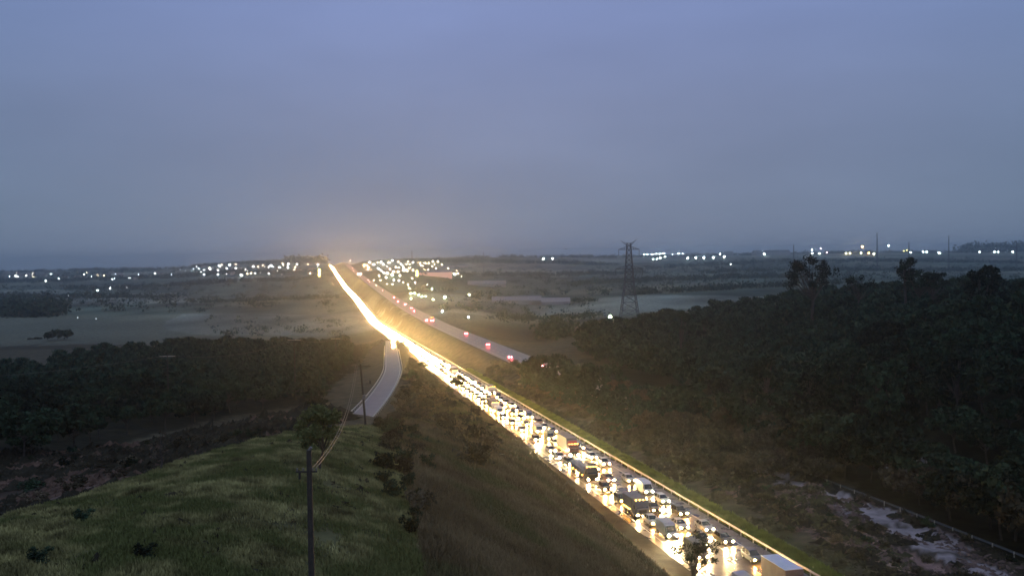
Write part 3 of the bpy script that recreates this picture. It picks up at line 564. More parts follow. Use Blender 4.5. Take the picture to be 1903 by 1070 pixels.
# grasses (stuff)
def tufts(name, label, poly, count, h, wd, m, cond=None, seed=1, lean=.35, blades=3):
    r = np.random.default_rng(seed); P = np.array(poly); lo = P.min(0); hi = P.max(0); xs = []; ys = []; got = 0
    while got < count:
        a = lo[0] + r.random(count * 3) * (hi[0] - lo[0]); b = lo[1] + r.random(count * 3) * (hi[1] - lo[1])
        k = in_poly(a, b, poly) & (np.abs(a / np.maximum(b, 1)) < .72) & (fbm(a / 3, b / 3, 2) > -.30 + .3 * r.random(len(a)))
        if cond is not None: k &= cond(a, b)
        k &= r.random(len(a)) < np.clip(70 / np.maximum(b, 1), .1, 1); a = a[k]; b = b[k]; xs.append(a); ys.append(b); got += len(a)
        if len(a) < 5: break
    a = np.concatenate(xs)[:count]; b = np.concatenate(ys)[:count]; z = terrain(a, b); n_ = len(a); Vs = []
    for q in range(blades):
        th = r.random(n_) * 6.283; dx = np.cos(th); dy = np.sin(th); hh = h * (.5 + r.random(n_)) * np.clip(b / 80, 1, 2.2); ww = wd * (.6 + r.random(n_)) * np.clip(b / 80, 1, 2.2); ln = hh * lean * r.normal(size=n_); ox = r.normal(size=n_) * wd; oy = r.normal(size=n_) * wd
        p0 = np.stack([a + ox - dx * ww * .5, b + oy - dy * ww * .5, z - .05], -1); p1 = np.stack([a + ox + dx * ww * .5, b + oy + dy * ww * .5, z - .05], -1); p2 = np.stack([a + ox - dy * ln, b + oy + dx * ln, z + hh], -1)
        Vs.append(np.stack([p0, p1, p2], 1))
    V = np.concatenate(Vs).reshape(-1, 3); link(name, mesh_np(name, V, np.arange(len(V)).reshape(-1, 3), [m]), label=label, cat='grass', kind='stuff')
HV = PD([(-200, 36), (0, 62), (160, 70), (290, 78), (400, 88), (560, 112), (690, 148), (735, 130), (740, 90), (770, 60), (820, 36)])
tufts('grass', 'short green pasture grass on the hill', HV, 95000, .22, .12, 'grass_green', seed=1)
DRY = PD([(735, 160), (745, 90), (770, 60), (830, 40), (1300, 45), (1420, 100), (1250, 115), (1000, 200), (900, 300), (780, 330)])
tufts('dry_grass', 'tall brownish dry grass on the slope above the queue', DRY, 95000, .42, .09, 'grass_dry', lambda a, b: main.lat(a, b) < -14.9, seed=2, lean=.5)
tufts('verge_grass', 'rough green grass along the median guardrail, headlight glow in its colour', PD([(1350, 88), (1900, 84), (1450, 190), (1000, 420), (820, 420), (1000, 200)]), 26000, .35, .12, 'grass_verge_lit', lambda a, b: (main.lat(a, b) > .9) & (main.lat(a, b) < 4.2), seed=3)

# ------------------------------------------------------------------ vehicles
CACHE = {}
def ring(x, w_, zb, zt):
    zm = zb + (zt - zb) * .45
    return [(x, -w_ * .9, zb), (x, w_ * .9, zb), (x, w_, zm), (x, w_ * .97, zt - .06), (x, w_ * .82, zt), (x, -w_ * .82, zt), (x, -w_ * .97, zt - .06), (x, -w_, zm)]
SPEC = {
 'hatchback': dict(st=[(-1.95, .76, .4, .95), (-1.88, .84, .26, 1.02), (-1.2, .86, .22, .96), (0, .86, .2, .93), (.9, .86, .22, .92), (1.65, .82, .25, .76), (1.95, .72, .3, .62)], gh=(-1.85, .95, -1.55, .15, .92, 1.46, .8, .6), wx=(-1.2, 1.25), wr=.31, hl=(1.955, .58, .62, .13), tl=(-1.96, .66, .82), name='car', cat='car'),
 'saloon': dict(st=[(-2.2, .76, .38, .86), (-2.12, .85, .26, .97), (-1.4, .88, .22, .98), (0, .88, .2, .94), (1.0, .88, .22, .93), (1.9, .84, .25, .78), (2.2, .74, .3, .62)], gh=(-1.75, 1.0, -1.1, .25, .94, 1.42, .8, .6), wx=(-1.35, 1.4), wr=.32, hl=(2.205, .6, .62, .13), tl=(-2.21, .64, .78), name='car', cat='car'),
 'off-roader': dict(st=[(-2.2, .82, .45, 1.1), (-2.14, .9, .34, 1.16), (0, .92, .3, 1.1), (1.1, .92, .3, 1.08), (2.0, .9, .34, .98), (2.2, .8, .4, .8)], gh=(-2.1, 1.05, -1.9, .45, 1.08, 1.72, .84, .68), wx=(-1.35, 1.4), wr=.37, hl=(2.205, .64, .78, .14), tl=(-2.21, .74, .98), name='car', cat='car'),
 'pickup': dict(st=[(-2.6, .82, .5, .95), (-2.55, .9, .38, 1.0), (-.9, .92, .34, 1.02), (0, .92, .32, 1.08), (1.3, .92, .32, 1.06), (2.3, .9, .36, .98), (2.5, .8, .42, .8)], gh=(-1.0, 1.4, -.75, .75, 1.05, 1.7, .84, .66), wx=(-1.6, 1.6), wr=.38, hl=(2.505, .66, .78, .14), tl=(-2.61, .76, .85), name='pickup_truck', cat='pickup truck'),
 'van': dict(st=[(-2.5, .9, .4, 2.25), (-2.45, .95, .3, 2.35), (.9, .95, .28, 2.35), (1.45, .93, .28, 1.95)], gh=(1.35, 2.0, 1.2, 1.62, 1.15, 2.0, .84, .74), front=[(1.45, .93, .28, 1.2), (2.3, .9, .32, 1.02), (2.5, .8, .4, .8)], wx=(-1.6, 1.65), wr=.34, hl=(2.505, .66, .72, .14), tl=(-2.51, .84, 1.0), name='van', cat='van')}
def far_back(k): return k
def car_meshes(kind, colour, beam, away):
    key = (kind, colour, beam, away)
    if key in CACHE: return CACHE[key]
    S = SPEC[kind]; pm = 'paint_' + colour.replace(' ', '_'); P = {}
    b = MB(); b.loft([ring(*s_) for s_ in S['st']], pm)
    if 'front' in S: b.loft([ring(*s_) for s_ in S['front']], pm)
    x0, x1, t0, t1, z0, z1, wb, wt = S['gh']
    b.box(t0 + .02, t1 - .02, -wt, wt, z1 - .01, z1 + .035, pm, .03, .03, .03)
    for sy in (-1, 1):                                   # pillars
        for xa, xb in ((x1, t1), (x0, t0), ((x0 + x1) / 2, (t0 + t1) / 2)):
            if kind == 'van' and xa != x1: continue
            b.tube((xa, sy * (wb + .004), z0), (xb, sy * (wt + .004), z1), .035, .03, pm, 4)
    L = max(s_[0] for s_ in S['st'] + S.get('front', []))
    P['body'] = b.mesh('body', False)
    g = MB(); g.add([(x0, -wb, z0 - .02), (x1, -wb, z0 - .02), (x1, wb, z0 - .02), (x0, wb, z0 - .02), (t0, -wt, z1), (t1, -wt, z1), (t1, wt, z1), (t0, wt, z1)], [(4, 5, 6, 7), (0, 1, 5, 4), (1, 2, 6, 5), (2, 3, 7, 6), (3, 0, 4, 7)], 'window_glass')
    P['windows'] = g.mesh('windows')
    g = MB().box(L - .03, L + .012, -.42, .42, .42, .58, 'black_trim'); P['grille'] = g.mesh('grille')
    hx, hy, hz, hr = S['hl']
    off = lambda s_: (hx + .01, s_ * hy, hz)
    hb = MB(); hb.box(-.06, -.004, -hr * 1.15, hr * 1.15, -hr * .8, hr * .8, 'black_trim'); hb.disc(0, 0, 0, hr, hr * .8, ('headlight_' + beam) if not away else 'plate_white')
    P['headlight'] = hb.mesh('headlight'); P['hpos'] = [off(-1), off(1)]
    tb = MB().box(-.02, .03, -.12, .12, -.08, .08, 'tail_red' if away else 'tail_dull'); P['tail_light'] = tb.mesh('tail_light'); P['tpos'] = [(S['tl'][0], s_ * S['tl'][1], S['tl'][2]) for s_ in (-1, 1)]
    P['wheel'] = {}
    for sy in (-1, 1):
        P['wheel'][sy] = MB().wheel(0, sy * .001, S['wr'], .2).mesh('wheel')
    P['wpos'] = [(x, sy * (S['st'][2][1] - .09), sy) for x in S['wx'] for sy in (-1, 1)]
    P['mirror'] = MB().box(-.06, .06, -.1, .1, -.07, .07, pm, .02, .02, .02).mesh('mirror'); P['mpos'] = [(x1 - .25, s_ * (wb + .18), z0 + .08) for s_ in (-1, 1)]
    # one-mesh version for far copies
    a = MB(); a.add(b.v, b.f, pm); a.m = [a.mi(pm)] * len(a.f); a.add(g.v, g.f, 'black_trim')
    a.add([(x0, -wb, z0), (x1, -wb, z0), (x1, wb, z0), (x0, wb, z0), (t0, -wt, z1), (t1, -wt, z1), (t1, wt, z1), (t0, wt, z1)], [(4, 5, 6, 7), (0, 1, 5, 4), (1, 2, 6, 5), (2, 3, 7, 6), (3, 0, 4, 7)], 'window_glass')
    for sy in (-1, 1):
        if not away: a.disc(hx + .012, sy * hy, hz, hr, hr * .8, 'headlight_' + beam, k=5)
        a.box(S['tl'][0] - .02, S['tl'][0] + .02, sy * S['tl'][1] - .12, sy * S['tl'][1] + .12, S['tl'][2] - .08, S['tl'][2] + .08, 'tail_red' if away else 'tail_dull')
        for x in S['wx']: a.wheel(x, sy * (S['st'][2][1] - .09), S['wr'], .2)
    P['one'] = a.mesh('vehicle'); CACHE[key] = P; return P
def pose(o, rd, D, o_, away):
    p = rd.P(float(D), o_); q = rd.P(float(D) + 3, o_); t = (q - p).normalized()
    if not away: t = -t
    o.location = p + Vector((0, 0, .012)); o.rotation_euler = (0, -math.asin(t.z), math.atan2(t.y, t.x))
def car(kind, colour, rd, D, o_, beam='warm', away=False, label='', group=None, parts=True):
    P = car_meshes(kind, colour, beam, away); S = SPEC[kind]
    e = link(S['name'], None if parts else P['one'], label=label, cat=S['cat'], group=group); pose(e, rd, D, o_, away)
    if parts:
        link('body', P['body'], e); link('windows', P['windows'], e); link('grille', P['grille'], e)
        for p in P['hpos']: link('headlight', P['headlight'], e, loc=p)
        for p in P['tpos']: link('tail_light', P['tail_light'], e, loc=p)
        for x, y_, sy in P['wpos']: link('wheel', P['wheel'][sy], e, loc=(x, y_, 0))
        for p in P['mpos']: link('mirror', P['mirror'], e, loc=p)
    return e
def truck(kind, cab, cargo, rd, D, o_, L=9., beam='warm', away=False, label='', group=None, name='box_truck', H=3.9, roofmat=None):
    """front of the cab at local x = 0, the rest behind it"""
    e = link(name, None, label=label, cat='truck', group=group); pose(e, rd, D, o_, away); pm = 'paint_' + cab
    b = MB(); b.loft([[(x, -w_, z0), (x, w_, z0), (x, w_, z1 - .25), (x, w_ * .9, z1), (x, -w_ * .9, z1), (x, -w_, z1 - .25)] for x, w_, z0, z1 in ((-2.0, 1.2, .6, 2.9), (-1.9, 1.24, .5, 3.0), (-.55, 1.24, .5, 2.95), (-.12, 1.2, .5, 1.75), (0, 1.15, .55, 1.6))], pm)
    cb = b.obj('cab', e)
    MB().add([(-.10, -1.02, 1.72), (-.10, 1.02, 1.72), (-.50, .98, 2.72), (-.50, -.98, 2.72)], [(0, 1, 2, 3)], 'window_glass').add([(-.14, -1.02, 1.70), (-.14, 1.02, 1.70), (-.54, .98, 2.74), (-.54, -.98, 2.74)], [(3, 2, 1, 0)], 'black_trim').obj('windscreen', cb)
    MB().box(-.05, .06, -1.22, 1.22, .35, .75, 'black_trim').obj('bumper', e); MB().box(-.02, .03, -.7, .7, .85, 1.45, 'black_trim').obj('grille', cb)
    if kind == 'box':
        cg = MB().box(-L, -2.15, -1.28, 1.28, 1.05, H, 'cargo_side_shade' if cargo == 'cargo_white_sheen' else cargo, .02, .02, .02).obj('cargo_box', e); MB().box(-L - .01, -2.14, -1.27, 1.27, H + .003, H + .05, cargo).obj('roof_panel', cg)  # white body gets shade-dark walls and a separate sky-bright roof slab
        if roofmat: MB().box(-2.0, -.7, -1.1, 1.1, 3.0, 3.6, roofmat, .0, .9, .1).obj('roof_fairing', cb)
    elif kind == 'flat':
        MB().box(-L, -2.2, -1.26, 1.26, 1.0, 1.25, 'chassis_dark').obj('flatbed', e)
        t = MB(); t.loft([[(x, -1.2, 1.25), (x, 1.2, 1.25), (x, 1.2, 1.9 + .15 * math.sin(x * 2)), (x, .6, 2.35 + .2 * math.sin(x)), (x, -.6, 2.4 + .15 * math.cos(x * 1.7)), (x, -1.2, 1.95)] for x in np.linspace(-L + .2, -2.4, 9)], cargo); t.obj('tarpaulin', e)
    MB().box(-L + .1, -.4, -.5, .5, .6, 1.04, 'chassis_dark').obj('chassis', e)
    wm = {sy: MB().wheel(0, 0.001 * sy, .5, .3).mesh('wheel') for sy in (-1, 1)}
    for x in ((-1.2, -L + 1.2, -L + 2.5) if L < 12 else (-1.2, -4.2, -5.4, -L + 1.2, -L + 2.4, -L + 3.6)):
        for sy in (-1, 1): link('wheel', wm[sy], e, loc=(x, sy * 1.08, 0))
    if not away:
        hm = MB().box(-.05, -.004, -.2, .2, -.12, .12, 'black_trim').disc(0, 0, 0, .16, .12, 'headlight_' + beam).mesh('headlight')
        for sy in (-1, 1): link('headlight', hm, e, loc=(.075, sy * .92, .62))
    mk = MB().box(-.04, .04, -.07, .07, -.05, .05, 'marker_orange').mesh('marker_light')
    for sy in (-1, -.33, .33, 1): link('marker_light', mk, e, loc=(-.6, sy * .95, 3.02))
    for x in np.linspace(-3, -L + .6, 5): link('marker_light', mk, e, loc=(float(x), -1.32, .98))
    tl = MB().box(-.03, .03, -.16, .16, -.1, .1, 'tail_red' if away else 'tail_dull').mesh('tail_light')
    for sy in (-1, 1): link('tail_light', tl, e, loc=(-L - .03, sy * 1.0, .95))
    if away: 
        for sy in (-1, -.4, .4, 1): link('marker_light', mk, e, loc=(-L - .05, sy * 1.05, H - .15))
    for sy in (-1, 1): MB().box(-.3, -.2, sy * 1.45 - .1, sy * 1.45 + .1, 1.7, 2.3, 'black_trim').obj('mirror', cb)
    return e
LA, LB, LC = -4.0, -7.5, -11.0
LN = {LA: 'inner lane', LB: 'middle lane', LC: 'outer lane'}
ORD = ['next', 'second', 'third', 'fourth', 'fifth', 'sixth', 'seventh', 'eighth', 'ninth', 'tenth', 'eleventh', 'twelfth', 'thirteenth', 'fourteenth', 'fifteenth', 'sixteenth', 'seventeenth', 'eighteenth']
# landmarks: lane -> list of (D front, length, builder, short name)
LM = {
 LA: [(134, 4.6, lambda D: car('saloon', 'black', main, D + 2.2, LA, 'white', label='black saloon alone by the guardrail, just behind the white-roofed truck', parts=True), 'the black saloon by the guardrail'),
      (236, 4.6, lambda D: car('off-roader', 'blue', main, D + 2.2, LA, 'warm', label='blue off-roader in the inner lane level with the back of the grey box truck'), 'the blue off-roader'),
      (322, 7.5, lambda D: truck('box', 'silver', 'cargo_grey', main, D, LA, 7.5, 'warm', label='short grey truck in the inner lane near the widest glow of lamps', H=3.2), 'the short grey truck')],
 LB: [(109.5, 8.5, lambda D: truck('box', 'dark_red', 'cargo_white_sheen', main, D, LB + 1.3, 8.5, 'white', label='white-roofed box truck with red cab, nearest the bottom edge of the picture', H=3.7), 'the nearest white-roofed truck'),
      (205, 11., lambda D: truck('box', 'dark_red', 'cargo_grey', main, D, LB, 11., 'glare', label='long grey box truck with red cab and very bright lamps in the middle lane', H=4.1, roofmat='paint_red'), 'the long grey box truck'),
      (388, 11., lambda D: truck('box', 'white', 'cargo_white_sheen', main, D, LB, 11., 'warm', label='pale blue-white box truck glowing near the silhouetted trees by the ramp', H=4.0), 'the pale box truck by the ramp')],
 LC: [(128, 5.4, lambda D: car('van', 'black', main, D + 2.5, LC, 'white', label='black van in the outer lane behind the dark branchy tree'), 'the black van'),
      (139, 5.2, lambda D: car('van', 'silver', main, D + 2.5, LC, 'glare', label='silver van with bright lamps in the outer lane, behind the black van'), 'the silver van'),
      (152, 6.8, lambda D: truck('box', 'grey', 'cargo_grey', main, D, LC, 6.8, 'white', label='small grey-roofed delivery truck in the outer lane, behind the silver van', H=3.0), 'the small delivery truck'),
      (180, 13., lambda D: truck('flat', 'black', 'tarp_blue', main, D, LC, 13., 'white', name='flatbed_truck', label='dark flatbed truck under a tarpaulin with a row of orange side lights'), 'the dark flatbed truck'),
      (280, 9., lambda D: truck('box', 'white', 'cargo_grey', main, D, LC, 9., 'warm', label='grey-bodied truck with white cab in the outer lane beyond the long grey box truck', H=3.4), 'the white-cabbed truck')]}
kinds = ['hatchback', 'hatchback', 'saloon', 'saloon', 'off-roader', 'pickup', 'hatchback', 'saloon', 'van']; cols_ = ['white', 'silver', 'black', 'grey', 'grey', 'dark red', 'black', 'grey', 'blue', 'silver', 'black']
nveh = 0; stuff_pos = []
for lane in (LA, LB, LC):
    D = {LA: 112, LB: 135, LC: 112}[lane]; lms = LM[lane]; last = 'the bottom edge of the picture'; cnt = 0
    for l in lms: l[2](l[0]); nveh += 1
    if lane == LA: D = 112
    while D < 3380:
        nx_ = [l for l in lms if l[0] - 5.5 < D < l[0] + l[1] + 1.2]
        if nx_:
            D = nx_[0][0] + nx_[0][1] + random.uniform(1.8, 3.2); last = nx_[0][3]; cnt = 0; continue
        k = random.choice(kinds); cl = random.choice(cols_); ln = 2 * max(s_[0] for s_ in SPEC[k]['st'] + SPEC[k].get('front', [])); bm = random.choice(['warm', 'warm', 'white', 'dim', 'white'])
        if D < 420:
            past = [l for l in lms if l[0] < D]; 
            if past and past[-1][3] != last: last = past[-1][3]; cnt = 0
            lb = '%s %s in the %s, %s behind %s' % (cl, k, LN[lane], ORD[min(cnt, 17)], last); cnt += 1
            car(k, cl, main, D + ln / 2, lane + random.uniform(-.25, .25), bm, label=lb, group='vehicles queuing towards the camera'); nveh += 1
            D += ln + (random.uniform(2.6, 12.0) if D < 260 else random.uniform(2, 5))
        elif D < 1080:
            bm2 = 'far' if D > 640 or random.random() < .6 else 'flare'
            if random.random() < .10 and D < 900: 
                k = 'van'
            car(k, cl, main, D + ln / 2, lane + random.uniform(-.25, .25), bm2, label='vehicle swallowed by headlight glare in the far stretch of the queue beyond the ramp', group='vehicles in the far glare', parts=False); nveh += 1
            D += ln + random.uniform(2.2, 5.5) * (1 + (D - 420) / 700)
        else:
            stuff_pos.append((D + 2.2, lane, cl)); D += ln + random.uniform(3, 9)
a = MB()
for D, lane, cl in stuff_pos:
    P0 = main.P(float(D), lane); q = main.P(float(D) - 3, lane); t = (q - P0).normalized(); yw = math.atan2(t.y, t.x); c_, s_ = math.cos(yw), math.sin(yw)
    m = MB(); pm = 'paint_' + cl.replace(' ', '_'); m.box(-2.1, 2.1, -.85, .85, .3, .95, pm, .05, .1, .05); m.box(-1.7, .9, -.8, .8, .95, 1.45, 'window_glass', .4, .7, .15)
    for sy in (-1, 1): m.disc(2.12, sy * .62, .66, .17, .14, 'headlight_distant', k=4)
    a_b = len(a.v)
    for vx, vy, vz in m.v: a.v.append((P0.x + vx * c_ - vy * s_, P0.y + vx * s_ + vy * c_, P0.z + vz))
    for f, mi_ in zip(m.f, m.m): a.f.append(tuple(i + a_b for i in f)); a.m.append(a.mi(m.mats[mi_]))
a.obj('distant_traffic', label='endless line of headlights climbing the far hill towards the horizon', cat='traffic', kind='stuff')
print('vehicles', nveh, 'stuff', len(stuff_pos))
for D_, o_, k_, cl_, lb_ in [(545, 1.4, 'hatchback', 'grey', 'foremost car rolling down the curved ramp with its headlamps on'), (572, 1.5, 'saloon', 'black', 'second car coming down the curved ramp'), (600, 1.3, 'off-roader', 'silver', 'third car coming down the curved ramp, nearest the queue')]:
    car(k_, cl_, rampr, D_, o_, 'warm', label=lb_)
def rpos(px, py, o_):
    best = min(((project(right.P(float(D), o_))[1] - py) ** 2 + (project(right.P(float(D), o_))[0] - px) ** 2, D) for D in np.geomspace(150, 3300, 400)); return best[1]
RC = [(1003, 686, 7.5, 'hatchback', 'red', 'red-tailed hatchback on the emptier carriageway where it vanishes behind trees'), (950, 659, 4., 'saloon', 'white', 'dark-looking car with warm lamps, second from the trees on the emptier carriageway'), (903, 648, 7.5, 'off-roader', 'grey', 'boxy car with twin red lamps, third from the trees on the emptier carriageway'),
      (862, 628, 11, 'saloon', 'silver', 'small car at the outer edge of the emptier carriageway between boxy car and bus-like truck'), (790, 600, 4., 'saloon', 'white', 'pale car just left of the truck with orange lamps'), (765, 586, 7.5, 'hatchback', 'black', 'nearer of two red-lit cars side by side beyond the orange-lit truck'), (760, 582, 11, 'hatchback', 'silver', 'farther of two red-lit cars side by side beyond the orange-lit truck'),
      (747, 574, 11, 'saloon', 'grey', 'car beyond the side by side pair on the emptier carriageway'), (735, 567, 7.5, 'saloon', 'red', 'red-lit car heading away halfway up the emptier carriageway'), (727, 561, 11, 'hatchback', 'white', 'white-lit car heading away at the right edge, halfway up the emptier carriageway')]
for px, py, o_, k, cl, lb in RC: car(k, cl, right, rpos(px, py, o_), o_, away=True, label=lb)
for px, py in [(707, 546), (682, 532), (677, 527), (668, 518), (665, 515), (656, 508), (652, 500), (637, 494)]:
    car('saloon', 'grey', right, rpos(px, py, 8), random.choice([4., 7.5, 11.]), away=True, label='far red tail-lit car climbing the hill on the emptier carriageway', group='far cars heading away', parts=False)
truck('box', 'white', 'cargo_grey', right, rpos(801, 603, 7.5) + 9, 7.5, 9., away=True, label='truck outlined by orange marker lamps heading away on the emptier carriageway', H=3.8)

# ------------------------------------------------------------------ poles, wires, pylon
def wood_pole(px, py, D, h, topy, label, lean=(0, 0), arm=True, r=.15):
    g = ground(px, D); top = at(px, topy, D); hh = top.z - g.z
    e = link('utility_pole', None, loc=g, label=label, cat='utility pole'); tp = Vector((lean[0], lean[1], hh))
    m = MB(); m.tube((0, 0, -1), tp, r * 1.25, r * .8, 'wood_pole', 10); m.obj('pole', e)
    return e, g, tp
e, g1, t1_ = wood_pole(568, 1070, 36, 9, 836, 'tall dark wooden pole rising from the grass at the bottom of the picture', r=.13)
arm_z = at(568, 876, 36).z - g1.z
ca1 = MB().box(-.55, .32, -.03, .03, arm_z - .03, arm_z + .03, 'wood_pole').obj('crossarm', e)
ins1 = []
im = MB().tube((0, 0, 0), (0, 0, .11), .025, .035, 'ceramic', 8).mesh('insulator')
for x in (-.5, -.25, .14, .28): link('insulator', im, ca1, loc=(x, 0, arm_z + .03)); ins1.append(g1 + Vector((x, 0, arm_z + .17)))
MB().tube(t1_, t1_ + Vector((.1, 0, .12)), .05, .06, 'ceramic', 8).obj('pole_cap', e)
MB().tube((-.40, 0, arm_z - .3), (-.40, 0, arm_z - .03), .05, .05, 'black_trim', 8).obj('fuse_box', e)
e, g2, t2_ = wood_pole(676, 780, 141, 9, 676, 'leaning dark wooden pole standing before the grey access ramp', lean=(-.75, 0), r=.17)
ca2 = MB().box(-1.6, .9, -.06, .06, t2_.z - .45, t2_.z - .33, 'wood_pole').obj('crossarm', e)
MB().tube((-.25, -.12, 4.6), (-.25, -.12, 5.3), .28, .28, 'ceramic', 10).obj('transformer', e)
MB().box(.1, .9, -.05, .05, t2_.z - 3.2, t2_.z - 3.1, 'wood_pole').tube((.75, 0, t2_.z - 3.1), (.75, 0, t2_.z - 2.6), .16, .12, 'black_trim', 8).obj('bracket', e)
for x in (-1.5, .8): link('insulator', im, ca2, loc=(x, 0, t2_.z - .33))
def wire(a, b, sag, label, r=.012, m='wire', group=None):
    mb = MB(); n_ = 22; P = [a.lerp(b, i / n_) - Vector((0, 0, sag * 4 * (i / n_) * (1 - i / n_))) for i in range(n_ + 1)]
    for p, q in zip(P[:-1], P[1:]): mb.tube(p, q, r, r, m, 4)
    mb.obj('overhead_wire', label=label, cat='wire', group=group)
e2 = [g2 + Vector((-1.5, 0, t2_.z - .2)), g2 + Vector((.8, 0, t2_.z - .2))]
wire(ins1[2], e2[0], 2.2, 'left wire of the pair drooping from the near pole to the leaning pole', .018); wire(ins1[3], e2[0] + Vector((.25, 0, -.1)), 2.2, 'right wire of the pair drooping from the near pole to the leaning pole', .018)
fp = []
for px, D, ty, lb in [(545, 300, 630, 'thin pale pole in the left wood, right of centre of its skyline'), (622, 420, 628, 'pole with a long crossbar at the right end of the left wood'), (308, 250, 660, 'short pole poking out of the left wood with a wire on top')]:
    e, g, t_ = wood_pole(px, 0, D, 9, ty, lb, r=.16); a_ = 2.2
    MB().box(-a_, a_, -.07, .07, t_.z - .35, t_.z - .2, 'galvanised_steel').obj('crossarm', e); fp.append(g + t_)
wire(fp[0], fp[1], 1.5, 'pale wire between the two poles at the right end of the left wood', .03)
wire(at(-330, 716, 190), fp[2], 1.5, 'faint wire running left from the short pole over the left wood', .03); wire(fp[2], fp[0], 2.5, 'faint wire running right from the short pole over the left wood', .03)
# pylon
def lattice(mb, h0, h1, w0, w1, n_, r, m):
    lv = [(h0 + (h1 - h0) * i / n_, w0 + (w1 - w0) * i / n_) for i in range(n_ + 1)]
    for (za, wa), (zb, wb) in zip(lv[:-1], lv[1:]):
        ca = [Vector((sx * wa, sy * wa, za)) for sx, sy in ((-1, -1), (1, -1), (1, 1), (-1, 1))]; cb = [Vector((sx * wb, sy * wb, zb)) for sx, sy in ((-1, -1), (1, -1), (1, 1), (-1, 1))]
        for i in range(4):
            mb.tube(ca[i], cb[i], r, r, m, 4); mb.tube(ca[i], cb[(i + 1) % 4], r * .6, r * .6, m, 4); mb.tube(ca[(i + 1) % 4], cb[i], r * .6, r * .6, m, 4); mb.tube(cb[i], cb[(i + 1) % 4], r * .6, r * .6, m, 4)
def pylon(px, D, topy, label, group=None):
    g = ground(px, D); H = at(px, topy, D).z - g.z; s = D / F_PX; e = link('transmission_tower', None, loc=g, label=label, cat='pylon', group=group)
    m = MB(); lattice(m, -1, H * .45, 19 * s, 9 * s, 5, .26, 'tower_steel'); lattice(m, H * .45, H * .97, 9 * s, 3.4 * s, 9, .20, 'tower_steel'); m.obj('lattice_body', e)
    for zf, hw in ((.895, 19 * s), (.665, 25 * s)):
        m = MB(); z = H * zf
        for sy in (-1.2, 1.2):
            m.tube((-hw, 0, z), (0, sy, z), .18, .22, 'tower_steel', 4); m.tube((hw, 0, z), (0, sy, z), .18, .22, 'tower_steel', 4); m.tube((-hw, 0, z), (0, sy, z + 2.6), .12, .15, 'tower_steel', 4); m.tube((hw, 0, z), (0, sy, z + 2.6), .12, .15, 'tower_steel', 4)
            for q in (.25, .5, .75):
                for sx in (-1, 1): m.tube((sx * hw * q, sy * (1 - q), z), (sx * hw * (q - .12), sy * (1 - q), z + 2.6 * (1 - q)), .09, .09, 'tower_steel', 4)
        m.obj('crossarm', e)
        for sx in (-1, 1): MB().tube((sx * hw, 0, z), (sx * hw, 0, z - 4.2), .14, .14, 'tower_steel', 5).obj('insulator_string', e)
    for sx in (-1, 1): MB().tube((sx * .6, 0, H * .93), (sx * 14.5 * s, 0, H * (1.0 if sx < 0 else 1.015)), .28, .14, 'tower_steel', 4).tube((sx * 1.5, 0, H * .97), (sx * 9 * s, 0, H * .985), .12, .1, 'tower_steel', 4).obj('earth_wire_horn', e)
    return g, H, s
g, H, s = pylon(1170, 620, 447, 'tall lattice power pylon standing in the hazy valley right of centre')
for zf, hw in ((.895, 19 * s), (.665, 25 * s)):
    for sx in (-1, 1):
        a_ = g + Vector((sx * hw, 0, H * zf - 4.2))
        wire(a_, Vector((a_.x + 520, a_.y + 420, a_.z + 12)), 14, 'fine cable running right from the lattice pylon', .02, 'wire_dark', 'pylon cables'); wire(a_, Vector((a_.x - 560, a_.y + 300, a_.z + 8)), 14, 'fine cable running left from the lattice pylon', .02, 'wire_dark', 'pylon cables')
for px, D, y0, lb in [(1631, 2400, 433, 'tallest thin mast on the right skyline, above the orange lamp'), (1764, 2400, 438, 'thin mast on the skyline above the right forest'), (1476, 2400, 455, 'short thin mast beside the dark factory block'), (1690, 2400, 450, 'short mast between the two taller skyline masts'), (1890, 2400, 447, 'thin mast at the right end of the skyline'), (767, 3000, 466, 'faint mast above the town lights left of centre'), (900, 3000, 468, 'faint thin mast on the skyline near the centre')]:
    g = ground(px, D); H = at(px, y0, D).z - g.z; m = MB(); lattice(m, 0, H, 1.8, .5, 10, .22, 'tower_steel'); m.obj('radio_mast', loc=g, label=lb, cat='mast')

# ------------------------------------------------------------------ far town: buildings and lamps
def house(px, py, w_, d_, h_, wall, roof, label, group=None, gable=True, lit=0, D=None, name='house', cat='house'):
    g = ground(px, D) if D else (hit(px, py) or ground(px, 3600))
    e = link(name, None, loc=g, label=label, cat=cat, group=group); e.rotation_euler[2] = random.uniform(-.3, .3) if w_ < 25 else 0
    MB().box(-w_ / 2, w_ / 2, -d_ / 2, d_ / 2, -6, h_, wall).obj('wall', e)
    rh = min(w_, d_) * .22 if gable else .5
    MB().add([(-w_ / 2 - .4, -d_ / 2 - .4, h_), (w_ / 2 + .4, -d_ / 2 - .4, h_), (w_ / 2 + .4, d_ / 2 + .4, h_), (-w_ / 2 - .4, d_ / 2 + .4, h_), (-w_ / 2 - .4, 0, h_ + rh), (w_ / 2 + .4, 0, h_ + rh)], [(0, 1, 5, 4), (2, 3, 4, 5), (0, 4, 3), (1, 2, 5), (3, 2, 1, 0)], roof).obj('roof', e)
    for i in range(lit): MB().box(-.9, .9, -.1, .02, -.8, .8, 'window_lit').obj('window', e, loc=(-w_ / 2 + (i + .5) * w_ / lit, -d_ / 2 - .02, h_ * .55))
    return e
r_ = random.Random(4)
for i in range(46):
    px = r_.uniform(375, 600); house(px, r_.uniform(490, 511), r_.uniform(10, 20), 9, r_.uniform(4, 8), 'house_wall', 'house_roof', 'small pale house in the hilltop village left of the highway crest', 'village houses', lit=i % 2)
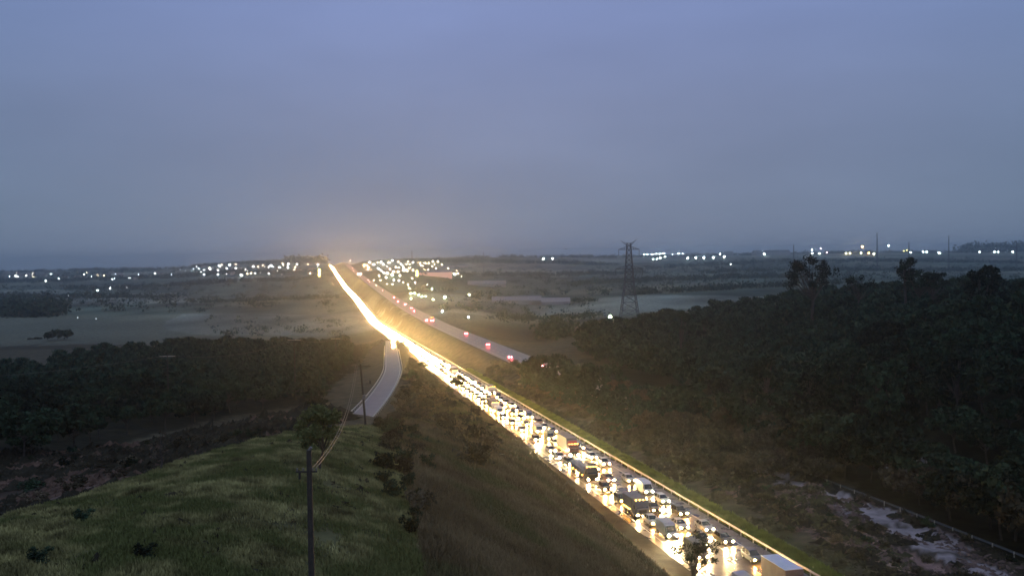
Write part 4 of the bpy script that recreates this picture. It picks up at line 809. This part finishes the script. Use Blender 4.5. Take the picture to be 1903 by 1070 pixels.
for i in range(30): house(r_.uniform(5, 330), r_.uniform(507, 520), r_.uniform(12, 24), 10, r_.uniform(4, 8), 'house_wall', 'house_roof', 'tiny house on the faint far slope at the left horizon', 'far slope houses', lit=i % 3 == 0)
for i in range(40): house(r_.uniform(665, 850), r_.uniform(488, 512), r_.uniform(10, 22), 10, r_.uniform(4, 8), 'house_wall', 'house_roof', 'small house in the lit town right of the highway crest', 'town houses', lit=1 + i % 2)
house(807, 513, 78, 20, 9, 'lit_wall', 'shed_roof', 'long shop building glowing pink beside a yellow lit column', name='building', cat='building')
house(845, 498, 95, 18, 4, 'shed_wall', 'shed_roof', 'long low pale shed on the slope right of the lit town', name='shed', cat='shed')
house(905, 532, 80, 30, 5, 'shed_wall', 'shed_roof', 'wide pale-roofed warehouse in the valley, farther of three', name='warehouse', cat='warehouse')
house(960, 563, 62, 22, 4, 'shed_wall', 'shed_roof', 'low pale warehouse in the valley, left of two nearer ones', name='warehouse', cat='warehouse')
house(1022, 566, 50, 22, 4, 'shed_wall', 'shed_roof', 'low pale warehouse in the valley, right of two nearer ones', name='warehouse', cat='warehouse')
house(1434, 474, 160, 40, 14, 'shed_wall', 'tower_steel', 'long dark factory block on the right skyline', D=4000, name='factory', cat='factory')
house(1352, 474, 50, 30, 14, 'shed_wall', 'tower_steel', 'dark square block beside the row of white floodlights', D=4000, name='building', cat='building')
house(1260, 474, 70, 30, 8, 'shed_wall', 'shed_roof', 'flat pale hall among the floodlights right of the pylon', D=4000, name='building', cat='building')
LAMPS = []
def L(s, kind, size=1., g=None):
    for t in s.split():
        a_, b_ = t.split(','); LAMPS.append((float(a_), float(b_), kind, size, g))
V1 = 'white street lamp in the hilltop village left of the highway crest'
L('33,513 85,522 144,513 288,508', 'lamp_white', .8, 'white lamp on the faint far slope at the left horizon'); L('18.5,557 205,536', 'lamp_white', .8, 'lone dim white lamp on the dark hazy slope at far left')
L('182,539', 'lamp_white', 1.3, 'brightest white lamp on the hazy slope at far left'); L('236,534 145,590 179,592 60,511 239,511 128,549', 'lamp_faint', 1.2, 'very faint lamp in the haze of the left valley')
L('374,505 380,510 408,495 405,502 405,510 427,492 438,498 471,495.5 504,494 536,490.5 535,496.5 552,490.5 569,490.5 591,492 360,500 422,498 460,503 520,497', 'lamp_white', .9, V1)
rq = random.Random(9)
L(' '.join('%.1f,%.1f' % (rq.uniform(15, 350), rq.uniform(508, 520)) for _ in range(24)), 'lamp_white', .5, 'tiny lamp on the faint far slope at the left horizon')
L(' '.join('%.1f,%.1f' % (rq.uniform(360, 590), rq.uniform(493, 509)) for _ in range(16)), 'lamp_white', .5, 'tiny dim lamp in the hilltop village left of the highway crest')
L(' '.join('%.1f,%.1f' % (rq.uniform(690, 860), rq.uniform(488, 530)) for _ in range(30)), 'lamp_warm', .5, 'tiny warm lamp in the lit town right of the highway crest')
L('391,500', 'lamp_white', 1.3, 'brighter white lamp at the left end of the hilltop village'); L('449,511', 'lamp_white', 1.4, 'brightest white lamp low in the middle of the hilltop village'); L('484.5,507 524,510 345,503 335,501', 'lamp_faint', 1., 'faint lamp under the hilltop village')
L('652.5,484', 'lamp_pink', 1, 'pinkish lamp right of the highway crest'); L('677,494 685,497', 'lamp_orange', 1.3, 'orange lamp at the left end of the lit town')
T1 = 'white lamp in the cluster of the lit town right of the highway crest'
L('687,487 698,487 708,487 712,491.5 729,484 741,485 745,490.5 762,485 767.5,488 703,499 708,503 719,496 713.5,507 718,515 743,511.5 750,497 750,503 739,504 732,520 741,521.5 695,492 724,488 735,494', 'lamp_white', .95, T1)
L('729,510.5', 'lamp_green', 2.2, 'biggest greenish lamp in the middle of the lit town'); L('772,525', 'lamp_pink', 1, 'lone pinkish lamp below the yellow lit column'); L('804.5,486 814,486', 'lamp_warm', 1.2, 'pair of warm lamps on the skyline right of the town'); L('845,510', 'lamp_white', 1.2, 'white lamp at the right end of the pink-lit building'); L('930,527', 'lamp_white', 1, 'lone white lamp by the farther warehouse')
L('764,545', 'lamp_green', 2.0, 'large yellow-green floodlight left of the valley yard'); L('761,536 771,545 764,555 784,551 791,550 803,537 805,556 778,548', 'lamp_green', .9, 'small greenish yard lamp in the valley right of the highway'); L('827,552', 'lamp_green', 2.0, 'large greenish floodlight right of the valley yard'); L('822,578', 'lamp_white', 1.4, 'sharp white lamp below the valley yard'); L('870.6,589', 'lamp_white', 1, 'lone small white lamp in the dark field right of the valley yard'); L('872,547', 'lamp_green', 1.2, 'greenish lamp right of the two large floodlights')
L('1010,481 1027,480.5', 'lamp_white', 1, 'one of two lone white lamps on the skyline left of the pylon'); F1 = 'small white lamp on the skyline just right of the pylon'
L('1198,473 1204,473 1212.5,472.5 1220,471.6 1227,471.6 1234.5,471 1214,481.5 1221,481 1227,480 1236,477 1250,471.6', 'lamp_white', .85, F1); L('1262,471.4 1270,471.4', 'lamp_white', 1.1, 'long white lamp bar right of the pylon lamps')
L('1278,479.5 1293,479 1308,478.5 1325.5,478 1345.5,477', 'lamp_white', 1.7, 'big white floodlight in the even row on the right skyline'); L('1338,472', 'lamp_white', 1.2, 'white lamp above the right end of the floodlight row'); L('1358,491', 'lamp_white', .7, 'tiny lone lamp below the floodlight row')
L('1133.5,588', 'lamp_green', 3.2, 'brilliant greenish-white lamp at the foot of the pylon')
L('1420,472', 'lamp_white', 1.5, 'bright lamp at the left end of the factory block'); L('1440,471 1453,471', 'lamp_white', .9, 'small lamp on the front of the factory block')
L('1510,464.5 1509,471 1522.5,471', 'lamp_white', 1.3, 'white lamp above the tallest forest tree'); L('1526,462 1536,469', 'lamp_pink', .8, 'pink lamp above the tallest forest tree'); L('1572,470 1579,470', 'lamp_warm', 1.3, 'pale warm lamp between the tallest trees'); L('1603,458.5', 'lamp_orange', 2.0, 'large high orange lamp on the right skyline')
L('1600,470 1624,472', 'lamp_warm', 1.4, 'warm lamp under the high orange lamp'); L('1614,470', 'lamp_orange', 1.3, 'reddish lamp right under the high orange lamp'); L('1652,456.5', 'lamp_white', 1.3, 'high white lamp right of the orange one'); L('1679,466.5 1686,465', 'lamp_yellow', 1.6, 'yellow lamp above the tufted tall tree'); L('1692,469 1715,468 1722,468 1745,470', 'lamp_white', 1.2, 'white skyline lamp right of the tufted tall tree'); L('1820,468 1848,468 1855,468', 'lamp_white', 1., 'white lamp near the right end of the skyline'); L('1881,468', 'lamp_white', 1.3, 'bright white lamp at the right end of the skyline')
for px, py, kind, size, lb in LAMPS:
    g = hit(px, py + 2.5 + size) if py + 2.5 + size > 476 or px > 900 else None
    if g is None or g.y > 4400: g = ground(px, 4150 if px > 900 else 3700)
    p = at(px, py, g.y)
    if p.z - g.z < 5: g = Vector((g.x, g.y, min(g.z, p.z - 5)))
    r = max(.34, g.y * .00038) * size; h = p.z - g.z
    m = MB(); m.tube((0, 0, -1), (0, 0, h), .16, .1, 'tower_steel', 5)
    m.tube((0, 0, h), (0, -r * 1.2, h + .1), .1, .1, 'tower_steel', 4)
    k = 8; rings = []
    for j in range(5):
        a_ = math.pi * j / 4; rr = r * max(.08, math.sin(a_)); rings.append([(rr * math.cos(2 * math.pi * i / k), -r * 1.2 + rr * math.sin(2 * math.pi * i / k), h - r * .7 * math.cos(a_)) for i in range(k)])
    m.loft(rings, kind); m.obj('street_lamp', loc=g, label=lb, cat='lamp post', group=(lb + 's') if sum(1 for q in LAMPS if q[4] == lb) > 1 else None)
for px, y0, y1, lb in [(593.5, 500, 514, 'tall glowing yellow sign post left of the highway crest'), (775, 503, 513, 'short glowing yellow column at the left end of the pink-lit building')]:
    g = hit(px, y1 + 2) or ground(px, 3000); s = g.y / F_PX; zt = at(px, y0, g.y).z - g.z; zb = at(px, y1, g.y).z - g.z
    e = link('lit_sign', None, loc=g, label=lb, cat='sign'); MB().tube((0, 0, -1), (0, 0, zb), .5, .5, 'tower_steel', 6).obj('post', e); MB().box(-1.6 * s, 1.6 * s, -.8, .8, zb, zt, 'lamp_yellow', .2, .2, .1).obj('panel', e)

# far tree belts (stuff)
r = np.random.default_rng(77); Vs = []
def belt(px0, px1, D, n_, hgt, spread):
    p = px0 + (px1 - px0) * r.random(n_); d = D * (1 + spread * (r.random(n_) - .5)); Xs = (p - 952) / F_PX * d; Z = terrain(Xs, d)
    d = d + 0; 
    for x_, y_, z_ in zip(Xs, d, Z):
        if not road_free(np.array([x_]), np.array([y_]), 8)[0]: continue
        h = hgt * r.uniform(.5, 1.2); k = 26; c = np.array([x_, y_, z_ + h * .5]) + r.normal(size=(k, 3)) * np.array([h * .55, h * .55, h * .26])
        a_ = r.normal(size=(k, 3)); a_ /= np.linalg.norm(a_, axis=1)[:, None]; b_ = np.cross(a_, r.normal(size=(k, 3))); b_ /= np.linalg.norm(b_, axis=1)[:, None]; q = h * .19
        Vs.append(np.stack([c - a_ * q, c + b_ * q * .8, c + a_ * q, c - b_ * q * .8], 1).reshape(-1, 3))
for a_ in [(360, 605, 3700, 330, 13, .03), (0, 360, 4500, 260, 14, .04), (690, 1200, 4300, 380, 14, .05), (1200, 1900, 4250, 420, 13, .04), (1790, 1900, 4200, 60, 40, .02), (540, 600, 3650, 40, 26, .02), (0, 110, 1250, 300, 15, .22), (1010, 1055, 640, 70, 8, .10),
           (-60, 330, 1750, 170, 10, .02), (120, 600, 2300, 220, 11, .015), (350, 630, 1500, 120, 7, .012), (-60, 500, 3000, 240, 13, .02), (300, 620, 2900, 150, 12, .02), (760, 1150, 3300, 260, 12, .02), (830, 1200, 2500, 260, 11, .015), (860, 1110, 1150, 90, 6, .015), (1050, 1500, 1900, 240, 10, .012), (1180, 1600, 1300, 170, 9, .02), (1200, 1900, 2900, 300, 12, .02), (1300, 1900, 2300, 240, 11, .02), (930, 1120, 850, 60, 6, .04), (-60, 620, 1900, 330, 9, .75), (760, 1250, 2200, 330, 9, .8), (1200, 1900, 2400, 330, 9, .7), (-60, 560, 3400, 300, 11, .3), (820, 1100, 900, 70, 5, .4), (380, 650, 900, 50, 5, .3)]: belt(*a_)
V = np.concatenate(Vs); link('distant_trees', mesh_np('distant_trees', V, np.arange(len(V)).reshape(-1, 4), ['leaf_dark']), label='hazy belts of trees along the far fields and skyline', cat='woodland', kind='stuff')

# a bird
p = at(1052, 463, 260); m = MB()
for sy in (-1, 1): m.loft([[(0, -.15, 0), (0, .15, 0), (0, 0, .06)], [(sy * .35, -.12, .14), (sy * .35, .1, .14), (sy * .35, 0, .18)], [(sy * .75, -.05, .05), (sy * .75, .03, .05), (sy * .75, 0, .07)]], 'bird_feather')
m.tube((0, -.35, 0), (0, .3, .02), .09, .03, 'bird_feather', 6); m.obj('bird', loc=p, label='small dark bird in the sky left of the pylon', cat='bird')

# ------------------------------------------------------------------ haze
hz = bpy.data.materials.new('haze_air'); hz.use_nodes = True; t = hz.node_tree; t.nodes.clear()
o_ = N(t, 'ShaderNodeOutputMaterial'); v = N(t, 'ShaderNodeVolumePrincipled'); v.inputs['Color'].default_value = (.72, .89, 1, 1); v.inputs['Density'].default_value = .000155; v.inputs['Anisotropy'].default_value = .84
t.links.new(v.outputs[0], o_.inputs['Volume']); MATS['haze_air'] = hz
MB().box(-10800, 10800, -200, 8800, -260, 75, 'haze_air').obj('haze', label='thin blue-grey evening haze over the valley', cat='haze', kind='stuff')
